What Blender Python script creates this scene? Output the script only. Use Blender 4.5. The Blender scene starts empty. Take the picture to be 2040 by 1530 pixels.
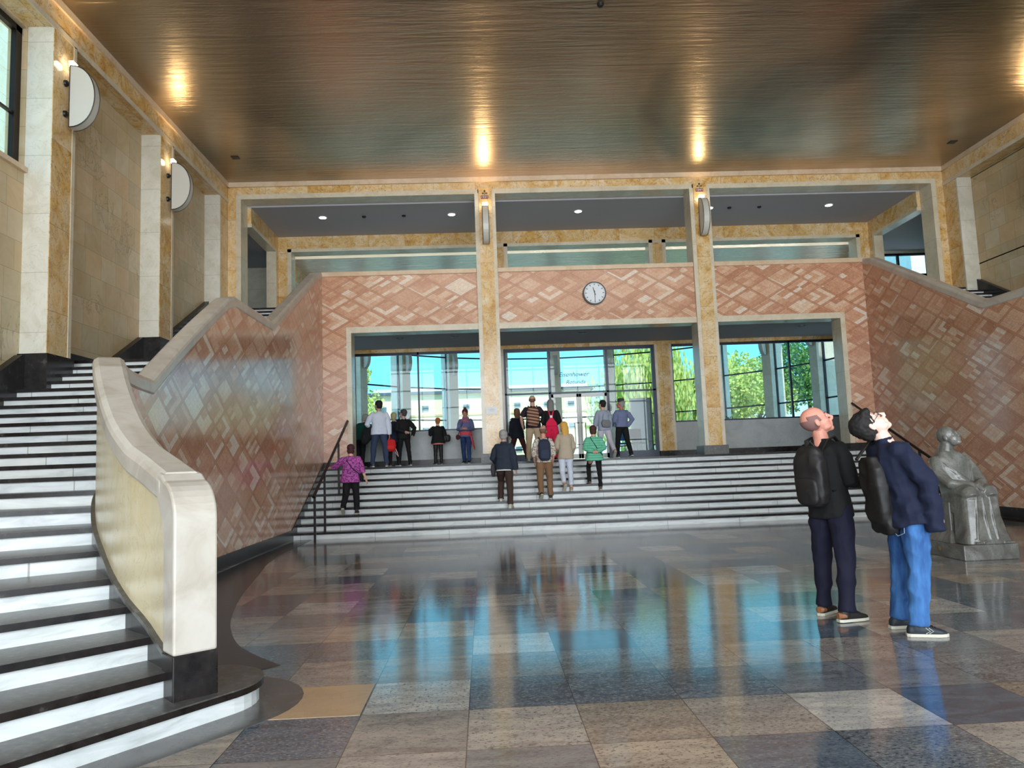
import bpy, bmesh, math, random
from mathutils import Vector, Matrix, noise
random.seed(7)
S = bpy.context.scene
COL = S.collection
# ------------------------------------------------------------------ camera
EYE = 1.53
cd = bpy.data.cameras.new('camera'); cam = bpy.data.objects.new('camera', cd); COL.objects.link(cam)
cd.sensor_width = 36.0; cd.lens = 1500.0 * 36.0 / 2040.0; cd.clip_start = 0.05; cd.clip_end = 500
def _axes(vp=(965., 920.), slope=-0.038, f=1500., c=(1020., 765.)):
    Y = Vector(((vp[0]-c[0])/f, (vp[1]-c[1])/f, 1.)).normalized()
    P = Vector(((vp[0]+1000-c[0])/f, (vp[1]+1000*slope-c[1])/f, 1.))
    N = Y.cross(P).normalized()
    if N.y < 0: N = -N
    Z = -N; X = Y.cross(Z)
    return X, Y, Z
AX = _axes()
right = Vector([a.x for a in AX]); down = Vector([a.y for a in AX]); fwd = Vector([a.z for a in AX])
cam.matrix_world = Matrix(((right.x, -down.x, -fwd.x, 0), (right.y, -down.y, -fwd.y, 0), (right.z, -down.z, -fwd.z, EYE), (0, 0, 0, 1)))
S.camera = cam
# ------------------------------------------------------------------ world, sun, fill lamp, exposure
w = bpy.data.worlds.new('sky'); S.world = w; w.use_nodes = True
nt = w.node_tree; nt.nodes.clear()
wo = nt.nodes.new('ShaderNodeOutputWorld'); bg = nt.nodes.new('ShaderNodeBackground')
tc = nt.nodes.new('ShaderNodeTexCoord'); sx = nt.nodes.new('ShaderNodeSeparateXYZ'); rp = nt.nodes.new('ShaderNodeValToRGB')
nt.links.new(tc.outputs['Generated'], sx.inputs[0]); nt.links.new(sx.outputs['Z'], rp.inputs[0])
rp.color_ramp.elements[0].position = 0.0; rp.color_ramp.elements[0].color = (0.55, 0.74, 0.86, 1)
rp.color_ramp.elements[1].position = 0.11; rp.color_ramp.elements[1].color = (0.15, 0.52, 0.78, 1)
nt.links.new(rp.outputs[0], bg.inputs[0]); bg.inputs[1].default_value = 1.3
nt.links.new(bg.outputs[0], wo.inputs[0])
sl = bpy.data.lights.new('sun', 'SUN'); sl.energy = 2.1; sl.color = (1.0, 0.93, 0.8); sl.angle = 0.01
sun = bpy.data.objects.new('sun', sl); COL.objects.link(sun)
sun.rotation_euler = Vector((0.35, -0.75, 0.75)).to_track_quat('Z', 'Y').to_euler()
def area(name, loc, rot, sx_, sy_, power, color=(1, 1, 1)):
    l = bpy.data.lights.new(name, 'AREA'); l.shape = 'RECTANGLE'; l.size = sx_; l.size_y = sy_; l.energy = power; l.color = color
    o = bpy.data.objects.new(name, l); COL.objects.link(o); o.location = loc; o.rotation_euler = rot
    return o
R90 = math.pi/2
# area lamp added behind the camera to fill the hall, standing for entrance daylight
area('entrance_fill', (3.2, -9.5, 4.4), (R90, 0, 0), 20.0, 8.2, 3400, (0.93, 0.97, 1.0))
S.view_settings.view_transform = 'Standard'; S.view_settings.look = 'None'
S.view_settings.exposure = 0.78; S.view_settings.gamma = 1.0; S.view_settings.use_curve_mapping = False
try:
    S.cycles.max_bounces = 8; S.cycles.diffuse_bounces = 5; S.cycles.glossy_bounces = 5; S.cycles.transparent_max_bounces = 12
    S.cycles.sample_clamp_indirect = 4.0; S.cycles.use_denoising = True
except Exception: pass

# ------------------------------------------------------------------ node helper
class NT:
    def __init__(s, name, base=(0.5, 0.5, 0.5), rough=0.5, metal=0.0):
        s.m = bpy.data.materials.new(name); s.m.use_nodes = True; s.t = s.m.node_tree
        s.b = s.t.nodes['Principled BSDF']
        s.b.inputs['Base Color'].default_value = (*base, 1); s.b.inputs['Roughness'].default_value = rough
        s.b.inputs['Metallic'].default_value = metal
        s._pos = None
    def n(s, t, ins=None, **pr):
        x = s.t.nodes.new('ShaderNode' + t)
        for k, v in pr.items(): setattr(x, k, v)
        for k, v in (ins or {}).items(): s.set(x.inputs[k], v)
        return x
    def set(s, inp, v):
        if isinstance(v, bpy.types.NodeSocket): s.t.links.new(v, inp)
        elif isinstance(v, tuple) and len(v) == 3 and inp.type == 'RGBA': inp.default_value = (*v, 1)
        else: inp.default_value = v
    def mt(s, op, a, b=None, c=None):
        x = s.n('Math', operation=op); s.set(x.inputs[0], a)
        if b is not None: s.set(x.inputs[1], b)
        if c is not None: s.set(x.inputs[2], c)
        return x.outputs[0]
    def pos(s):
        if s._pos is None:
            g = s.n('NewGeometry'); s._pos = g.outputs['Position']
        return s._pos
    def xyz(s, v=None):
        q = s.n('SeparateXYZ', {0: v or s.pos()}); return q.outputs
    def comb(s, x, y, z=0.0): return s.n('CombineXYZ', {0: x, 1: y, 2: z}).outputs[0]
    def map(s, v, scale=(1, 1, 1), rot=(0, 0, 0), loc=(0, 0, 0)):
        return s.n('Mapping', {'Vector': v, 'Scale': scale, 'Rotation': rot, 'Location': loc}).outputs[0]
    def noise(s, v, scale, detail=4, rough=0.55, dist=0.0):
        return s.n('TexNoise', {'Vector': v, 'Scale': scale, 'Detail': detail, 'Roughness': rough, 'Distortion': dist}).outputs[0]
    def white(s, v): return s.n('TexWhiteNoise', {0: v}, noise_dimensions='3D').outputs[0]
    def ramp(s, f, stops, interp='LINEAR'):
        r = s.n('ValToRGB', {0: f}); cr = r.color_ramp; cr.interpolation = interp
        while len(cr.elements) < len(stops): cr.elements.new(0.5)
        for e, (p, c) in zip(cr.elements, stops):
            e.position = p; e.color = (*c, 1) if len(c) == 3 else c
        return r.outputs[0]
    def mix(s, f, a, b, mode='MIX'):
        x = s.n('Mix', data_type='RGBA', blend_type=mode); s.set(x.inputs[0], f); s.set(x.inputs[6], a); s.set(x.inputs[7], b)
        return x.outputs[2]
    def bump(s, h, strength=0.3, dist=0.01):
        b = s.n('Bump', {'Height': h, 'Strength': strength, 'Distance': dist}); s.t.links.new(b.outputs[0], s.b.inputs['Normal'])
    def col(s, c): s.set(s.b.inputs['Base Color'], c); return s
    def line(s, coord, pitch, width, off=0.0):
        """1 on a joint line, 0 elsewhere"""
        f = s.mt('FRACT', s.mt('DIVIDE', s.mt('SUBTRACT', coord, off), pitch))
        return s.mt('LESS_THAN', f, width / pitch)
    def fl(s, coord, pitch, off=0.0): return s.mt('FLOOR', s.mt('DIVIDE', s.mt('SUBTRACT', coord, off), pitch))
PLAIN = {}
def plain(name, c, rough=0.6, metal=0.0):
    if name not in PLAIN: PLAIN[name] = NT(name, c, rough, metal).m
    return PLAIN[name]
def emis(name, c, st):
    t = NT(name, c); t.b.inputs['Emission Color'].default_value = (*c, 1); t.b.inputs['Emission Strength'].default_value = st; return t.m

# ------------------------------------------------------------------ materials
def mk_ochre():
    t = NT('ochre_marble', rough=0.16); p = t.pos()
    bl = t.white(t.comb(t.fl(t.xyz()[0], 1.13), t.fl(t.xyz()[1], 1.13), t.fl(t.xyz()[2], 1.37)))
    pv = t.n('VectorMath', {0: p, 1: t.comb(bl, bl, bl)}, operation='ADD').outputs[0]
    a = t.noise(pv, 1.6, 6, 0.62, 1.6)
    c = t.ramp(a, [(0.30, (0.52, 0.25, 0.06)), (0.43, (0.68, 0.41, 0.13)), (0.55, (0.74, 0.52, 0.26)), (0.72, (0.80, 0.66, 0.44))])
    v = t.noise(pv, 3.1, 7, 0.6, 2.2)
    vein = t.mt('LESS_THAN', t.mt('ABSOLUTE', t.mt('SUBTRACT', v, 0.5)), 0.011)
    c = t.mix(t.mt('MULTIPLY', vein, 0.65), c, (0.20, 0.08, 0.03))
    c = t.mix(t.mt('MULTIPLY', t.mt('SUBTRACT', bl, 0.4), 0.5), c, (0.82, 0.68, 0.45))
    j = t.mt('MAXIMUM', t.line(t.xyz()[0], 1.13, 0.008), t.line(t.xyz()[2], 1.37, 0.008))
    t.col(t.mix(t.mt('MULTIPLY', j, 0.6), c, (0.16, 0.08, 0.03))); return t.m
def mk_cream(name, base, base2, rough=0.25, px=0.0, pz=1.2):
    t = NT(name, rough=rough); a = t.noise(t.pos(), 1.8, 6, 0.6, 1.2)
    c = t.ramp(a, [(0.3, base2), (0.55, base), (0.8, tuple(min(1, x*1.08) for x in base))])
    v = t.noise(t.pos(), 2.3, 6, 0.6, 2.5)
    vein = t.mt('LESS_THAN', t.mt('ABSOLUTE', t.mt('SUBTRACT', v, 0.5)), 0.008)
    c = t.mix(t.mt('MULTIPLY', vein, 0.3), c, tuple(x*0.6 for x in base2))
    if pz:
        c = t.mix(t.mt('MULTIPLY', t.line(t.xyz()[2], pz, 0.008), 0.5), c, (0.2, 0.16, 0.1))
    t.col(c); return t.m
def mk_tilewall():
    t = NT('beige_marble_tiles', rough=0.36); q = t.xyz()
    row = t.fl(q[2], 0.47); off = t.mt('MULTIPLY', t.white(t.comb(row, 3.0, 1.0)), 0.5)
    yy = t.mt('ADD', t.mt('ADD', q[1], q[0]), off)
    cell = t.comb(t.fl(yy, 0.56), row, 0.0); wn = t.white(cell)
    c = t.ramp(wn, [(0.0, (0.48, 0.34, 0.16)), (0.25, (0.47, 0.40, 0.25)), (0.5, (0.57, 0.43, 0.23)), (0.75, (0.62, 0.42, 0.22)), (1.0, (0.62, 0.54, 0.38))])
    n2 = t.noise(t.pos(), 2.0, 6, 0.6, 1.5)
    c = t.mix(0.75, c, t.ramp(n2, [(0.3, (0.50, 0.38, 0.22)), (0.7, (0.74, 0.64, 0.46))]), 'MIX') if False else t.mix(0.4, c, t.ramp(n2, [(0.32, (0.50, 0.36, 0.18)), (0.7, (0.72, 0.63, 0.47))]))
    v = t.noise(t.pos(), 1.3, 7, 0.65, 3.0); cn = t.noise(t.pos(), 0.6, 2)
    vein = t.mt('MULTIPLY', t.mt('LESS_THAN', t.mt('ABSOLUTE', t.mt('SUBTRACT', v, 0.5)), 0.014), t.mt('GREATER_THAN', cn, 0.60))
    c = t.mix(t.mt('MULTIPLY', vein, 0.5), c, (0.16, 0.13, 0.10))
    j = t.mt('MAXIMUM', t.line(q[2], 0.47, 0.008), t.line(yy, 0.56, 0.008))
    t.col(t.mix(t.mt('MULTIPLY', j, 0.65), c, (0.22, 0.16, 0.09))); return t.m
def mk_white():
    t = NT('white_marble', rough=0.3); q = t.xyz()
    a = t.noise(t.map(t.pos(), (1, 1, 5)), 2.2, 6, 0.6, 0.8)
    c = t.ramp(a, [(0.3, (0.46, 0.49, 0.50)), (0.5, (0.66, 0.69, 0.70)), (0.75, (0.78, 0.80, 0.80))])
    row = t.fl(q[2], 0.15, -0.001); off = t.mt('MULTIPLY', t.white(t.comb(row, 7.0, 2.0)), 1.6)
    xx = t.mt('ADD', q[0], off)
    tint = t.white(t.comb(t.fl(xx, 1.6), row, 5.0))
    c = t.mix(t.mt('MULTIPLY', tint, 0.2), c, (0.72, 0.66, 0.52))
    t.col(t.mix(t.mt('MULTIPLY', t.line(xx, 1.6, 0.012), 0.7), c, (0.2, 0.18, 0.15))); return t.m
def mk_coping():
    t = NT('coping_marble', rough=0.3); a = t.noise(t.pos(), 3.0, 6, 0.6, 1.0)
    c = t.ramp(a, [(0.3, (0.42, 0.36, 0.30)), (0.5, (0.53, 0.475, 0.41)), (0.75, (0.60, 0.56, 0.50))])
    t.col(c); return t.m
def mk_black():
    t = NT('black_marble', rough=0.25); a = t.noise(t.pos(), 9.0, 5, 0.6)
    t.col(t.ramp(a, [(0.35, (0.008, 0.006, 0.006)), (0.62, (0.02, 0.016, 0.015)), (0.72, (0.06, 0.055, 0.05))])); t.b.inputs['Specular IOR Level'].default_value = 0.3; return t.m
def mk_tread():
    t = NT('tread_marble', rough=0.33); a = t.noise(t.pos(), 22.0, 5, 0.6)
    t.col(t.ramp(a, [(0.35, (0.06, 0.056, 0.052)), (0.6, (0.10, 0.095, 0.088)), (0.72, (0.18, 0.17, 0.155))])); return t.m
def mk_mural():
    t = NT('mural_marble', rough=0.15); uv = t.n('UVMap').outputs[0]; q = t.xyz(uv)
    wob = t.mt('MULTIPLY', t.mt('SUBTRACT', t.noise(uv, 3.0, 2), 0.5), 0.06)
    u = t.mt('DIVIDE', q[0], 0.98); v = t.mt('DIVIDE', q[1], 0.56)
    a = t.mt('ADD', t.mt('ADD', u, v), wob); b = t.mt('SUBTRACT', u, v)
    fa = t.mt('FRACT', a); fb = t.mt('FRACT', b); ca = t.mt('FLOOR', a); cb = t.mt('FLOOR', b)
    r2 = t.white(t.comb(ca, cb, 9.0)); r3 = t.white(t.comb(ca, cb, 4.0))
    fa2 = t.mt('ADD', t.mt('MULTIPLY', t.mt('GREATER_THAN', r3, 0.5), t.mt('SUBTRACT', 1.0, t.mt('MULTIPLY', fa, 2.0))), fa)
    m4 = t.mt('MULTIPLY', t.mt('MAXIMUM', fa2, fb), 5.0)
    l1 = t.mt('FLOOR', m4)
    g = t.mt('ADD', t.mt('FLOOR', t.mt('MULTIPLY', fa, 2.0)), t.mt('MULTIPLY', t.mt('FLOOR', t.mt('MULTIPLY', fb, 6.0)), 5.0))
    sel = t.mt('GREATER_THAN', r2, 0.42)
    lv = t.mt('ADD', t.mt('MULTIPLY', sel, l1), t.mt('MULTIPLY', t.mt('SUBTRACT', 1.0, sel), g))
    lv = t.mt('MULTIPLY', lv, t.mt('GREATER_THAN', r2, 0.12))
    rr = t.white(t.comb(t.mt('ADD', ca, t.mt('MULTIPLY', lv, 17.0)), cb, lv))
    c = t.ramp(rr, [(0.0, (0.50, 0.22, 0.11)), (0.25, (0.64, 0.33, 0.19)), (0.55, (0.72, 0.41, 0.25)), (0.75, (0.78, 0.50, 0.33)), (0.90, (0.86, 0.68, 0.50)), (1.0, (0.92, 0.84, 0.72))])
    band = t.mt('LESS_THAN', t.mt('MINIMUM', fa, fb), 0.11)
    c = t.mix(t.mt('MULTIPLY', band, 0.85), c, (0.52, 0.23, 0.12))
    n = t.noise(uv, 7.0, 5, 0.6, 1.5)
    c = t.mix(0.22, c, t.ramp(n, [(0.3, (0.36, 0.13, 0.07)), (0.7, (0.86, 0.66, 0.52))]))
    jm = t.mt('LESS_THAN', t.mt('MINIMUM', t.mt('FRACT', t.mt('MULTIPLY', fa, 5.0)), t.mt('FRACT', t.mt('MULTIPLY', fb, 5.0))), 0.09)
    vn = t.mt('LESS_THAN', t.mt('ABSOLUTE', t.mt('SUBTRACT', t.noise(uv, 6.0, 7, 0.7, 4.0), 0.5)), 0.022)
    ed = t.mt('LESS_THAN', t.mt('ABSOLUTE', t.mt('SUBTRACT', t.mt('MINIMUM', fa, fb), 0.11)), 0.012)
    c = t.mix(t.mt('MULTIPLY', t.mt('MAXIMUM', t.mt('MULTIPLY', jm, 0.5), t.mt('MAXIMUM', t.mt('MULTIPLY', vn, 0.7), ed)), 0.55), c, (0.24, 0.08, 0.04))
    t.col(c); t.bump(t.noise(uv, 4.0, 2), 0.10, 0.01); return t.m
def mk_floor():
    t = NT('floor_stone', rough=0.16); q = t.xyz(); P = 0.6675
    ix = t.fl(q[0], P, -0.15); iy = t.fl(q[1], P, 4.205)
    w1 = t.white(t.comb(ix, iy, 1.0)); w2 = t.white(t.comb(ix, iy, 2.0))
    c = t.ramp(w1, [(0.0, (0.10, 0.125, 0.165)), (0.18, (0.20, 0.20, 0.21)), (0.36, (0.28, 0.25, 0.23)), (0.50, (0.15, 0.165, 0.19)), (0.62, (0.36, 0.32, 0.29)), (0.74, (0.26, 0.21, 0.17)), (0.84, (0.47, 0.45, 0.43)), (0.95, (0.40, 0.32, 0.25))], 'CONSTANT')
    sp = t.comb(t.mt('ADD', q[0], t.mt('MULTIPLY', w2, 9.0)), t.mt('ADD', q[1], t.mt('MULTIPLY', w1, 7.0)), w1)
    n1 = t.noise(t.map(sp, (1, 3.0, 1)), 2.6, 6, 0.65, 0.8)
    c = t.mix(0.75, c, t.mix(1.0, c, t.ramp(n1, [(0.3, (0.45, 0.42, 0.42)), (0.5, (1, 1, 1)), (0.7, (1.6, 1.5, 1.35))]), 'MULTIPLY'))
    n2 = t.noise(t.map(sp, (1, 2.2, 1)), 38.0, 3, 0.6, 0.3)
    c = t.mix(t.mt('MULTIPLY', t.mt('GREATER_THAN', n2, 0.58), t.mt('MULTIPLY', w2, 0.6)), c, (0.42, 0.40, 0.36))
    c = t.mix(t.mt('MULTIPLY', t.mt('LESS_THAN', n2, 0.41), t.mt('MULTIPLY', t.mt('ADD', w2, 0.3), 0.7)), c, (0.03, 0.03, 0.03))
    j = t.mt('MAXIMUM', t.line(q[0], P, 0.006, -0.15), t.line(q[1], P, 0.006, 4.205))
    t.col(t.mix(t.mt('MULTIPLY', j, 0.8), c, (0.02, 0.018, 0.015)))
    t.set(t.b.inputs['Roughness'], t.mt('ADD', 0.05, t.mt('MULTIPLY', n1, 0.09)))
    t.b.inputs['IOR'].default_value = 1.75
    t.bump(n2, 0.05, 0.004); return t.m
def mk_ceiling(name, c0, c1, c2, rough, sc=1.0, metal=1.0, bs=0.38):
    t = NT(name, rough=rough, metal=metal); p = t.pos()
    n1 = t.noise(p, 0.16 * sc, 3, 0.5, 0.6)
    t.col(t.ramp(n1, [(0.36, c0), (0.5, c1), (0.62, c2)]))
    n2 = t.noise(t.map(p, (0.35, 5.0, 1)), 1.7, 5, 0.6, 0.6)
    n3 = t.noise(t.map(p, (1.2, 3.0, 1)), 4.0, 4, 0.6, 0.3); n4 = t.noise(p, 0.5, 2)
    h = t.mt('ADD', t.mt('ADD', t.mt('MULTIPLY', n2, 0.7), t.mt('MULTIPLY', n3, 0.22)), t.mt('MULTIPLY', n4, 1.2))
    t.bump(h, bs, 0.05)
    t.set(t.b.inputs['Roughness'], t.mt('ADD', rough - 0.08, t.mt('MULTIPLY', n2, 0.18))); return t.m
def mk_glass():
    m = bpy.data.materials.new('window_glass'); m.use_nodes = True; t = m.node_tree; t.nodes.clear()
    o = t.nodes.new('ShaderNodeOutputMaterial'); mx = t.nodes.new('ShaderNodeMixShader'); tr = t.nodes.new('ShaderNodeBsdfTransparent')
    gl = t.nodes.new('ShaderNodeBsdfGlossy'); gl.inputs['Roughness'].default_value = 0.01; lw = t.nodes.new('ShaderNodeLayerWeight'); lw.inputs[0].default_value = 0.5; pw = t.nodes.new('ShaderNodeMath'); pw.operation = 'POWER'; pw.inputs[1].default_value = 5.0; t.links.new(lw.outputs['Facing'], pw.inputs[0]); fr = t.nodes.new('ShaderNodeMath'); fr.operation = 'MULTIPLY_ADD'; fr.inputs[1].default_value = 0.9; fr.inputs[2].default_value = 0.016; t.links.new(pw.outputs[0], fr.inputs[0])
    tr.inputs[0].default_value = (0.95, 0.98, 0.97, 1)
    t.links.new(fr.outputs[0], mx.inputs[0]); t.links.new(tr.outputs[0], mx.inputs[1]); t.links.new(gl.outputs[0], mx.inputs[2]); t.links.new(mx.outputs[0], o.inputs[0])
    return m
OCH = mk_ochre(); CREAM = mk_cream('cream_marble', (0.68, 0.60, 0.46), (0.58, 0.48, 0.33)); PALE = mk_cream('pale_marble', (0.72, 0.69, 0.60), (0.62, 0.58, 0.47), pz=0.94)
PINKT = mk_cream('pinkish_marble', (0.70, 0.54, 0.38), (0.62, 0.42, 0.26), pz=0)
PANEL = mk_cream('beige_panel_marble', (0.66, 0.57, 0.38), (0.60, 0.48, 0.27), pz=0)
TILE = mk_tilewall(); WHT = mk_white(); COP = mk_coping(); BLK = mk_black(); TRD = mk_tread(); MUR = mk_mural(); FLO = mk_floor()
GOLD = mk_ceiling('gold_leaf_ceiling', (0.24, 0.21, 0.16), (0.50, 0.40, 0.29), (0.66, 0.51, 0.38), 0.30)  # broad dark and light zones painted in, standing for the hall's reflections
SILV = mk_ceiling('silver_ceiling', (0.86, 0.69, 0.59), (0.97, 0.79, 0.69), (0.99, 0.84, 0.75), 0.24, metal=0.6, bs=0.6)
GLS = mk_glass()
GRYC = plain('grey_plaster', (0.42, 0.41, 0.44), 0.75); LOWG = mk_cream('grey_stone', (0.40, 0.41, 0.41), (0.33, 0.34, 0.35), 0.35, pz=0)
IRON = plain('dark_bronze', (0.018, 0.014, 0.014), 0.3, 0.6); FRM = plain('dark_frame', (0.012, 0.016, 0.03), 0.35, 0.3)
STEEL = plain('brushed_steel', (0.16, 0.155, 0.15), 0.35, 0.8); WPL = plain('white_paint', (0.75, 0.75, 0.75), 0.5)
FROST = plain('frosted_glass', (0.62, 0.62, 0.60), 0.35)

# ------------------------------------------------------------------ mesh helper
class MB:
    def __init__(s): s.v = []; s.f = []; s.uv = {}
    def box(s, x0, x1, y0, y1, z0, z1):
        b = len(s.v); s.v += [(x, y, z) for z in (z0, z1) for y in (y0, y1) for x in (x0, x1)]
        s.f += [tuple(b+i for i in q) for q in ((0, 2, 3, 1), (4, 5, 7, 6), (0, 1, 5, 4), (2, 6, 7, 3), (0, 4, 6, 2), (1, 3, 7, 5))]; return s
    def prism(s, poly, z0, z1):
        b = len(s.v); n = len(poly); s.v += [(x, y, z0) for x, y in poly] + [(x, y, z1) for x, y in poly]
        s.f.append(tuple(b+i for i in range(n))[::-1]); s.f.append(tuple(b+n+i for i in range(n)))
        s.f += [(b+i, b+(i+1) % n, b+n+(i+1) % n, b+n+i) for i in range(n)]; return s
    def rings(s, rs, cap=True, close=True):
        b = len(s.v); n = len(rs[0])
        for r in rs: s.v += [tuple(p) for p in r]
        for k in range(len(rs)-1):
            for i in range(n if close else n-1):
                j = (i+1) % n; s.f.append((b+k*n+i, b+k*n+j, b+(k+1)*n+j, b+(k+1)*n+i))
        if cap: s.f.append(tuple(b+i for i in range(n))[::-1]); s.f.append(tuple(b+(len(rs)-1)*n+i for i in range(n)))
        return s
    def tube(s, pts, r, n=10, r2=None, flat=1.0, up=(0, 0, 1)):
        pts = [Vector(p) for p in pts]; rs = []
        a = None
        for i, p in enumerate(pts):
            d = (pts[min(i+1, len(pts)-1)] - pts[max(i-1, 0)]).normalized(); u = Vector(up)
            if a is None:
                if abs(d.dot(u)) > 0.9: u = Vector((0, 1, 0)) if abs(d.y) < 0.8 else Vector((1, 0, 0))
                a = d.cross(u).normalized()
            else: a = (a-d*a.dot(d)).normalized()
            c = a.cross(d)
            rr = r[i] if isinstance(r, (list, tuple)) else r
            rs.append([p + a*math.cos(t)*rr + c*math.sin(t)*rr*flat for t in (2*math.pi*k/n for k in range(n))])
        return s.rings(rs)
    def lathe(s, prof, cx=0, cy=0, n=24, ang=None):
        return s.rings([[(cx+r*math.cos(2*math.pi*k/n), cy+r*math.sin(2*math.pi*k/n), z) for k in range(n)] for r, z in prof])
    def ell(s, c, r, n=14, rot=None):
        c = Vector(c); M = rot or Matrix.Identity(3); rs = []
        m = max(6, n//2)
        for i in range(1, m):
            ph = math.pi*i/m; rs.append([c + M @ Vector((r[0]*math.sin(ph)*math.cos(2*math.pi*k/n), r[1]*math.sin(ph)*math.sin(2*math.pi*k/n), -r[2]*math.cos(ph))) for k in range(n)])
        return s.rings(rs)
    def obox(s, c, h, M=None):
        b = len(s.v); s.box(-h[0], h[0], -h[1], h[1], -h[2], h[2]); M = M or Matrix.Identity(3)
        for i in range(b, len(s.v)): s.v[i] = tuple(Vector(c) + M @ Vector(s.v[i]))
        return s
    def xf(s, M):
        s.v = [tuple(M @ Vector(p)) for p in s.v]; return s
    def build(s, name, mat, parent=None, smooth=False, bevel=0.0, uvf=None):
        me = bpy.data.meshes.new(name); me.from_pydata([tuple(p) for p in s.v], [], s.f)
        bm = bmesh.new(); bm.from_mesh(me); bmesh.ops.recalc_face_normals(bm, faces=bm.faces)
        bm.to_mesh(me); bm.free()
        if uvf:
            ul = me.uv_layers.new(name='UVMap')
            for lp in me.loops: ul.data[lp.index].uv = uvf(me.vertices[lp.vertex_index].co)
        for m in (mat if isinstance(mat, (list, tuple)) else [mat]): me.materials.append(m)
        if smooth: me.polygons.foreach_set('use_smooth', [True]*len(me.polygons))
        o = bpy.data.objects.new(name, me); COL.objects.link(o)
        if parent is not None: o.parent = parent
        if bevel:
            bv = o.modifiers.new('bevel', 'BEVEL'); bv.width = bevel; bv.segments = 2; bv.limit_method = 'ANGLE'
        return o
def tag(o, label, cat, group=None):
    o['label'] = label; o['category'] = cat
    if group: o['group'] = group
    return o
def thing(name, label, cat, loc=(0, 0, 0), group=None):
    o = bpy.data.objects.new(name, None); COL.objects.link(o); o.location = loc; o.empty_display_size = 0.1
    return tag(o, label, cat, group)
def stru(name, mb, mat, **k):
    o = mb.build(name, mat, **k); o['kind'] = 'structure'; return o
def B(*a): return MB().box(*a)
def part(name, mb, mat, root, **k):
    """mb is in world coordinates; shift it to the root's frame"""
    L = root.location
    mb.v = [(p[0]-L.x, p[1]-L.y, p[2]-L.z) for p in mb.v]
    return mb.build(name, mat, root, **k)
def copy_tree(o, parent=None):
    c = o.copy(); COL.objects.link(c)
    if parent is not None: c.parent = parent
    for ch in [x for x in bpy.data.objects if x.parent == o]: copy_tree(ch, c)
    return c
AXX = 3.2                                    # symmetry axis of the hall
# ================================================================== SETTING
YB = 19.9; YG = 23.2; ZC = 9.25; XL = -6.65; XR = 13.05; WL = -7.05; WR = 13.45
stru('floor', B(-7.6, 14.0, -4.2, 17.2, -0.3, 0.0), FLO)
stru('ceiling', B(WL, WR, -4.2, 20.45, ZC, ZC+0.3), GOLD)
stru('wall_left', B(WL-0.3, WL, -4.2, 8.35, 0, 6.33).box(WL-0.3, WL, -4.2, 8.35, 8.68, ZC).box(WL-0.3, WL, -4.2, 0.35, 6.3, 8.7).box(WL-0.3, WL, 3.65, 4.35, 6.3, 8.7).box(WL-0.3, WL, 7.65, 8.35, 6.3, 8.7).box(WL-0.3, WL, 8.35, 11.65, 0, 6.33).box(WL-0.3, WL, 11.65, 20.45, 0, ZC).box(WL-0.3, WL, 8.35, 11.65, 8.68, ZC), TILE)
stru('wall_right', B(WR, WR+0.3, -4.2, 20.45, 0, 6.33).box(WR, WR+0.3, -4.2, 20.45, 8.68, ZC).box(WR, WR+0.3, -4.2, 0.35, 6.3, 8.7).box(WR, WR+0.3, 3.65, 4.35, 6.3, 8.7).box(WR, WR+0.3, 7.65, 20.45, 6.3, 8.7), TILE)
# entrance front behind the camera: piers between tall glazed openings
mb = B(WL, WR, -4.2, -3.9, 8.2, ZC).box(WL, WR, -4.2, -3.9, 0, 0.3)
for x in (WL, -3.2, 0.9, 5.0, 9.1, WR-0.5): mb.box(x, x+0.5, -4.2, -3.9, 0, 8.2)
stru('wall_front', mb, CREAM)
mb = MB()
for z in (2.6, 5.2, 6.4, 7.6): mb.box(WL, WR, -4.1, -4.0, z, z+0.08)
for i in range(14): mb.box(WL+i*1.5, WL+i*1.5+0.06, -4.1, -4.0, 0.3, 8.2)
stru('window_1', mb, FRM)
stru('trim_1', B(WL-1, WR+1, -12.5, -4.2, 8.6, 9.0), LOWG)     # unseen portico roof, put in to keep sun off the hall floor
stru('trim_2', B(WL, XL, -4.2, 19.9, 8.72, ZC-0.13), OCH); stru('trim_3', B(XR, WR, -4.2, 19.9, 8.72, ZC-0.13), OCH)
stru('trim_4', B(XL, XL+0.02, -4.2, 19.9, 8.70, 8.80), CREAM); stru('trim_5', B(XR-0.02, XR, -4.2, 19.9, 8.70, 8.80), CREAM)
stru('trim_6', B(XL, XR, 19.84, 20.4, 9.12, ZC).box(WL, XL+0.04, -4.2, 19.9, 9.12, ZC).box(XR-0.04, WR, -4.2, 19.9, 9.12, ZC), PINKT)
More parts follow.
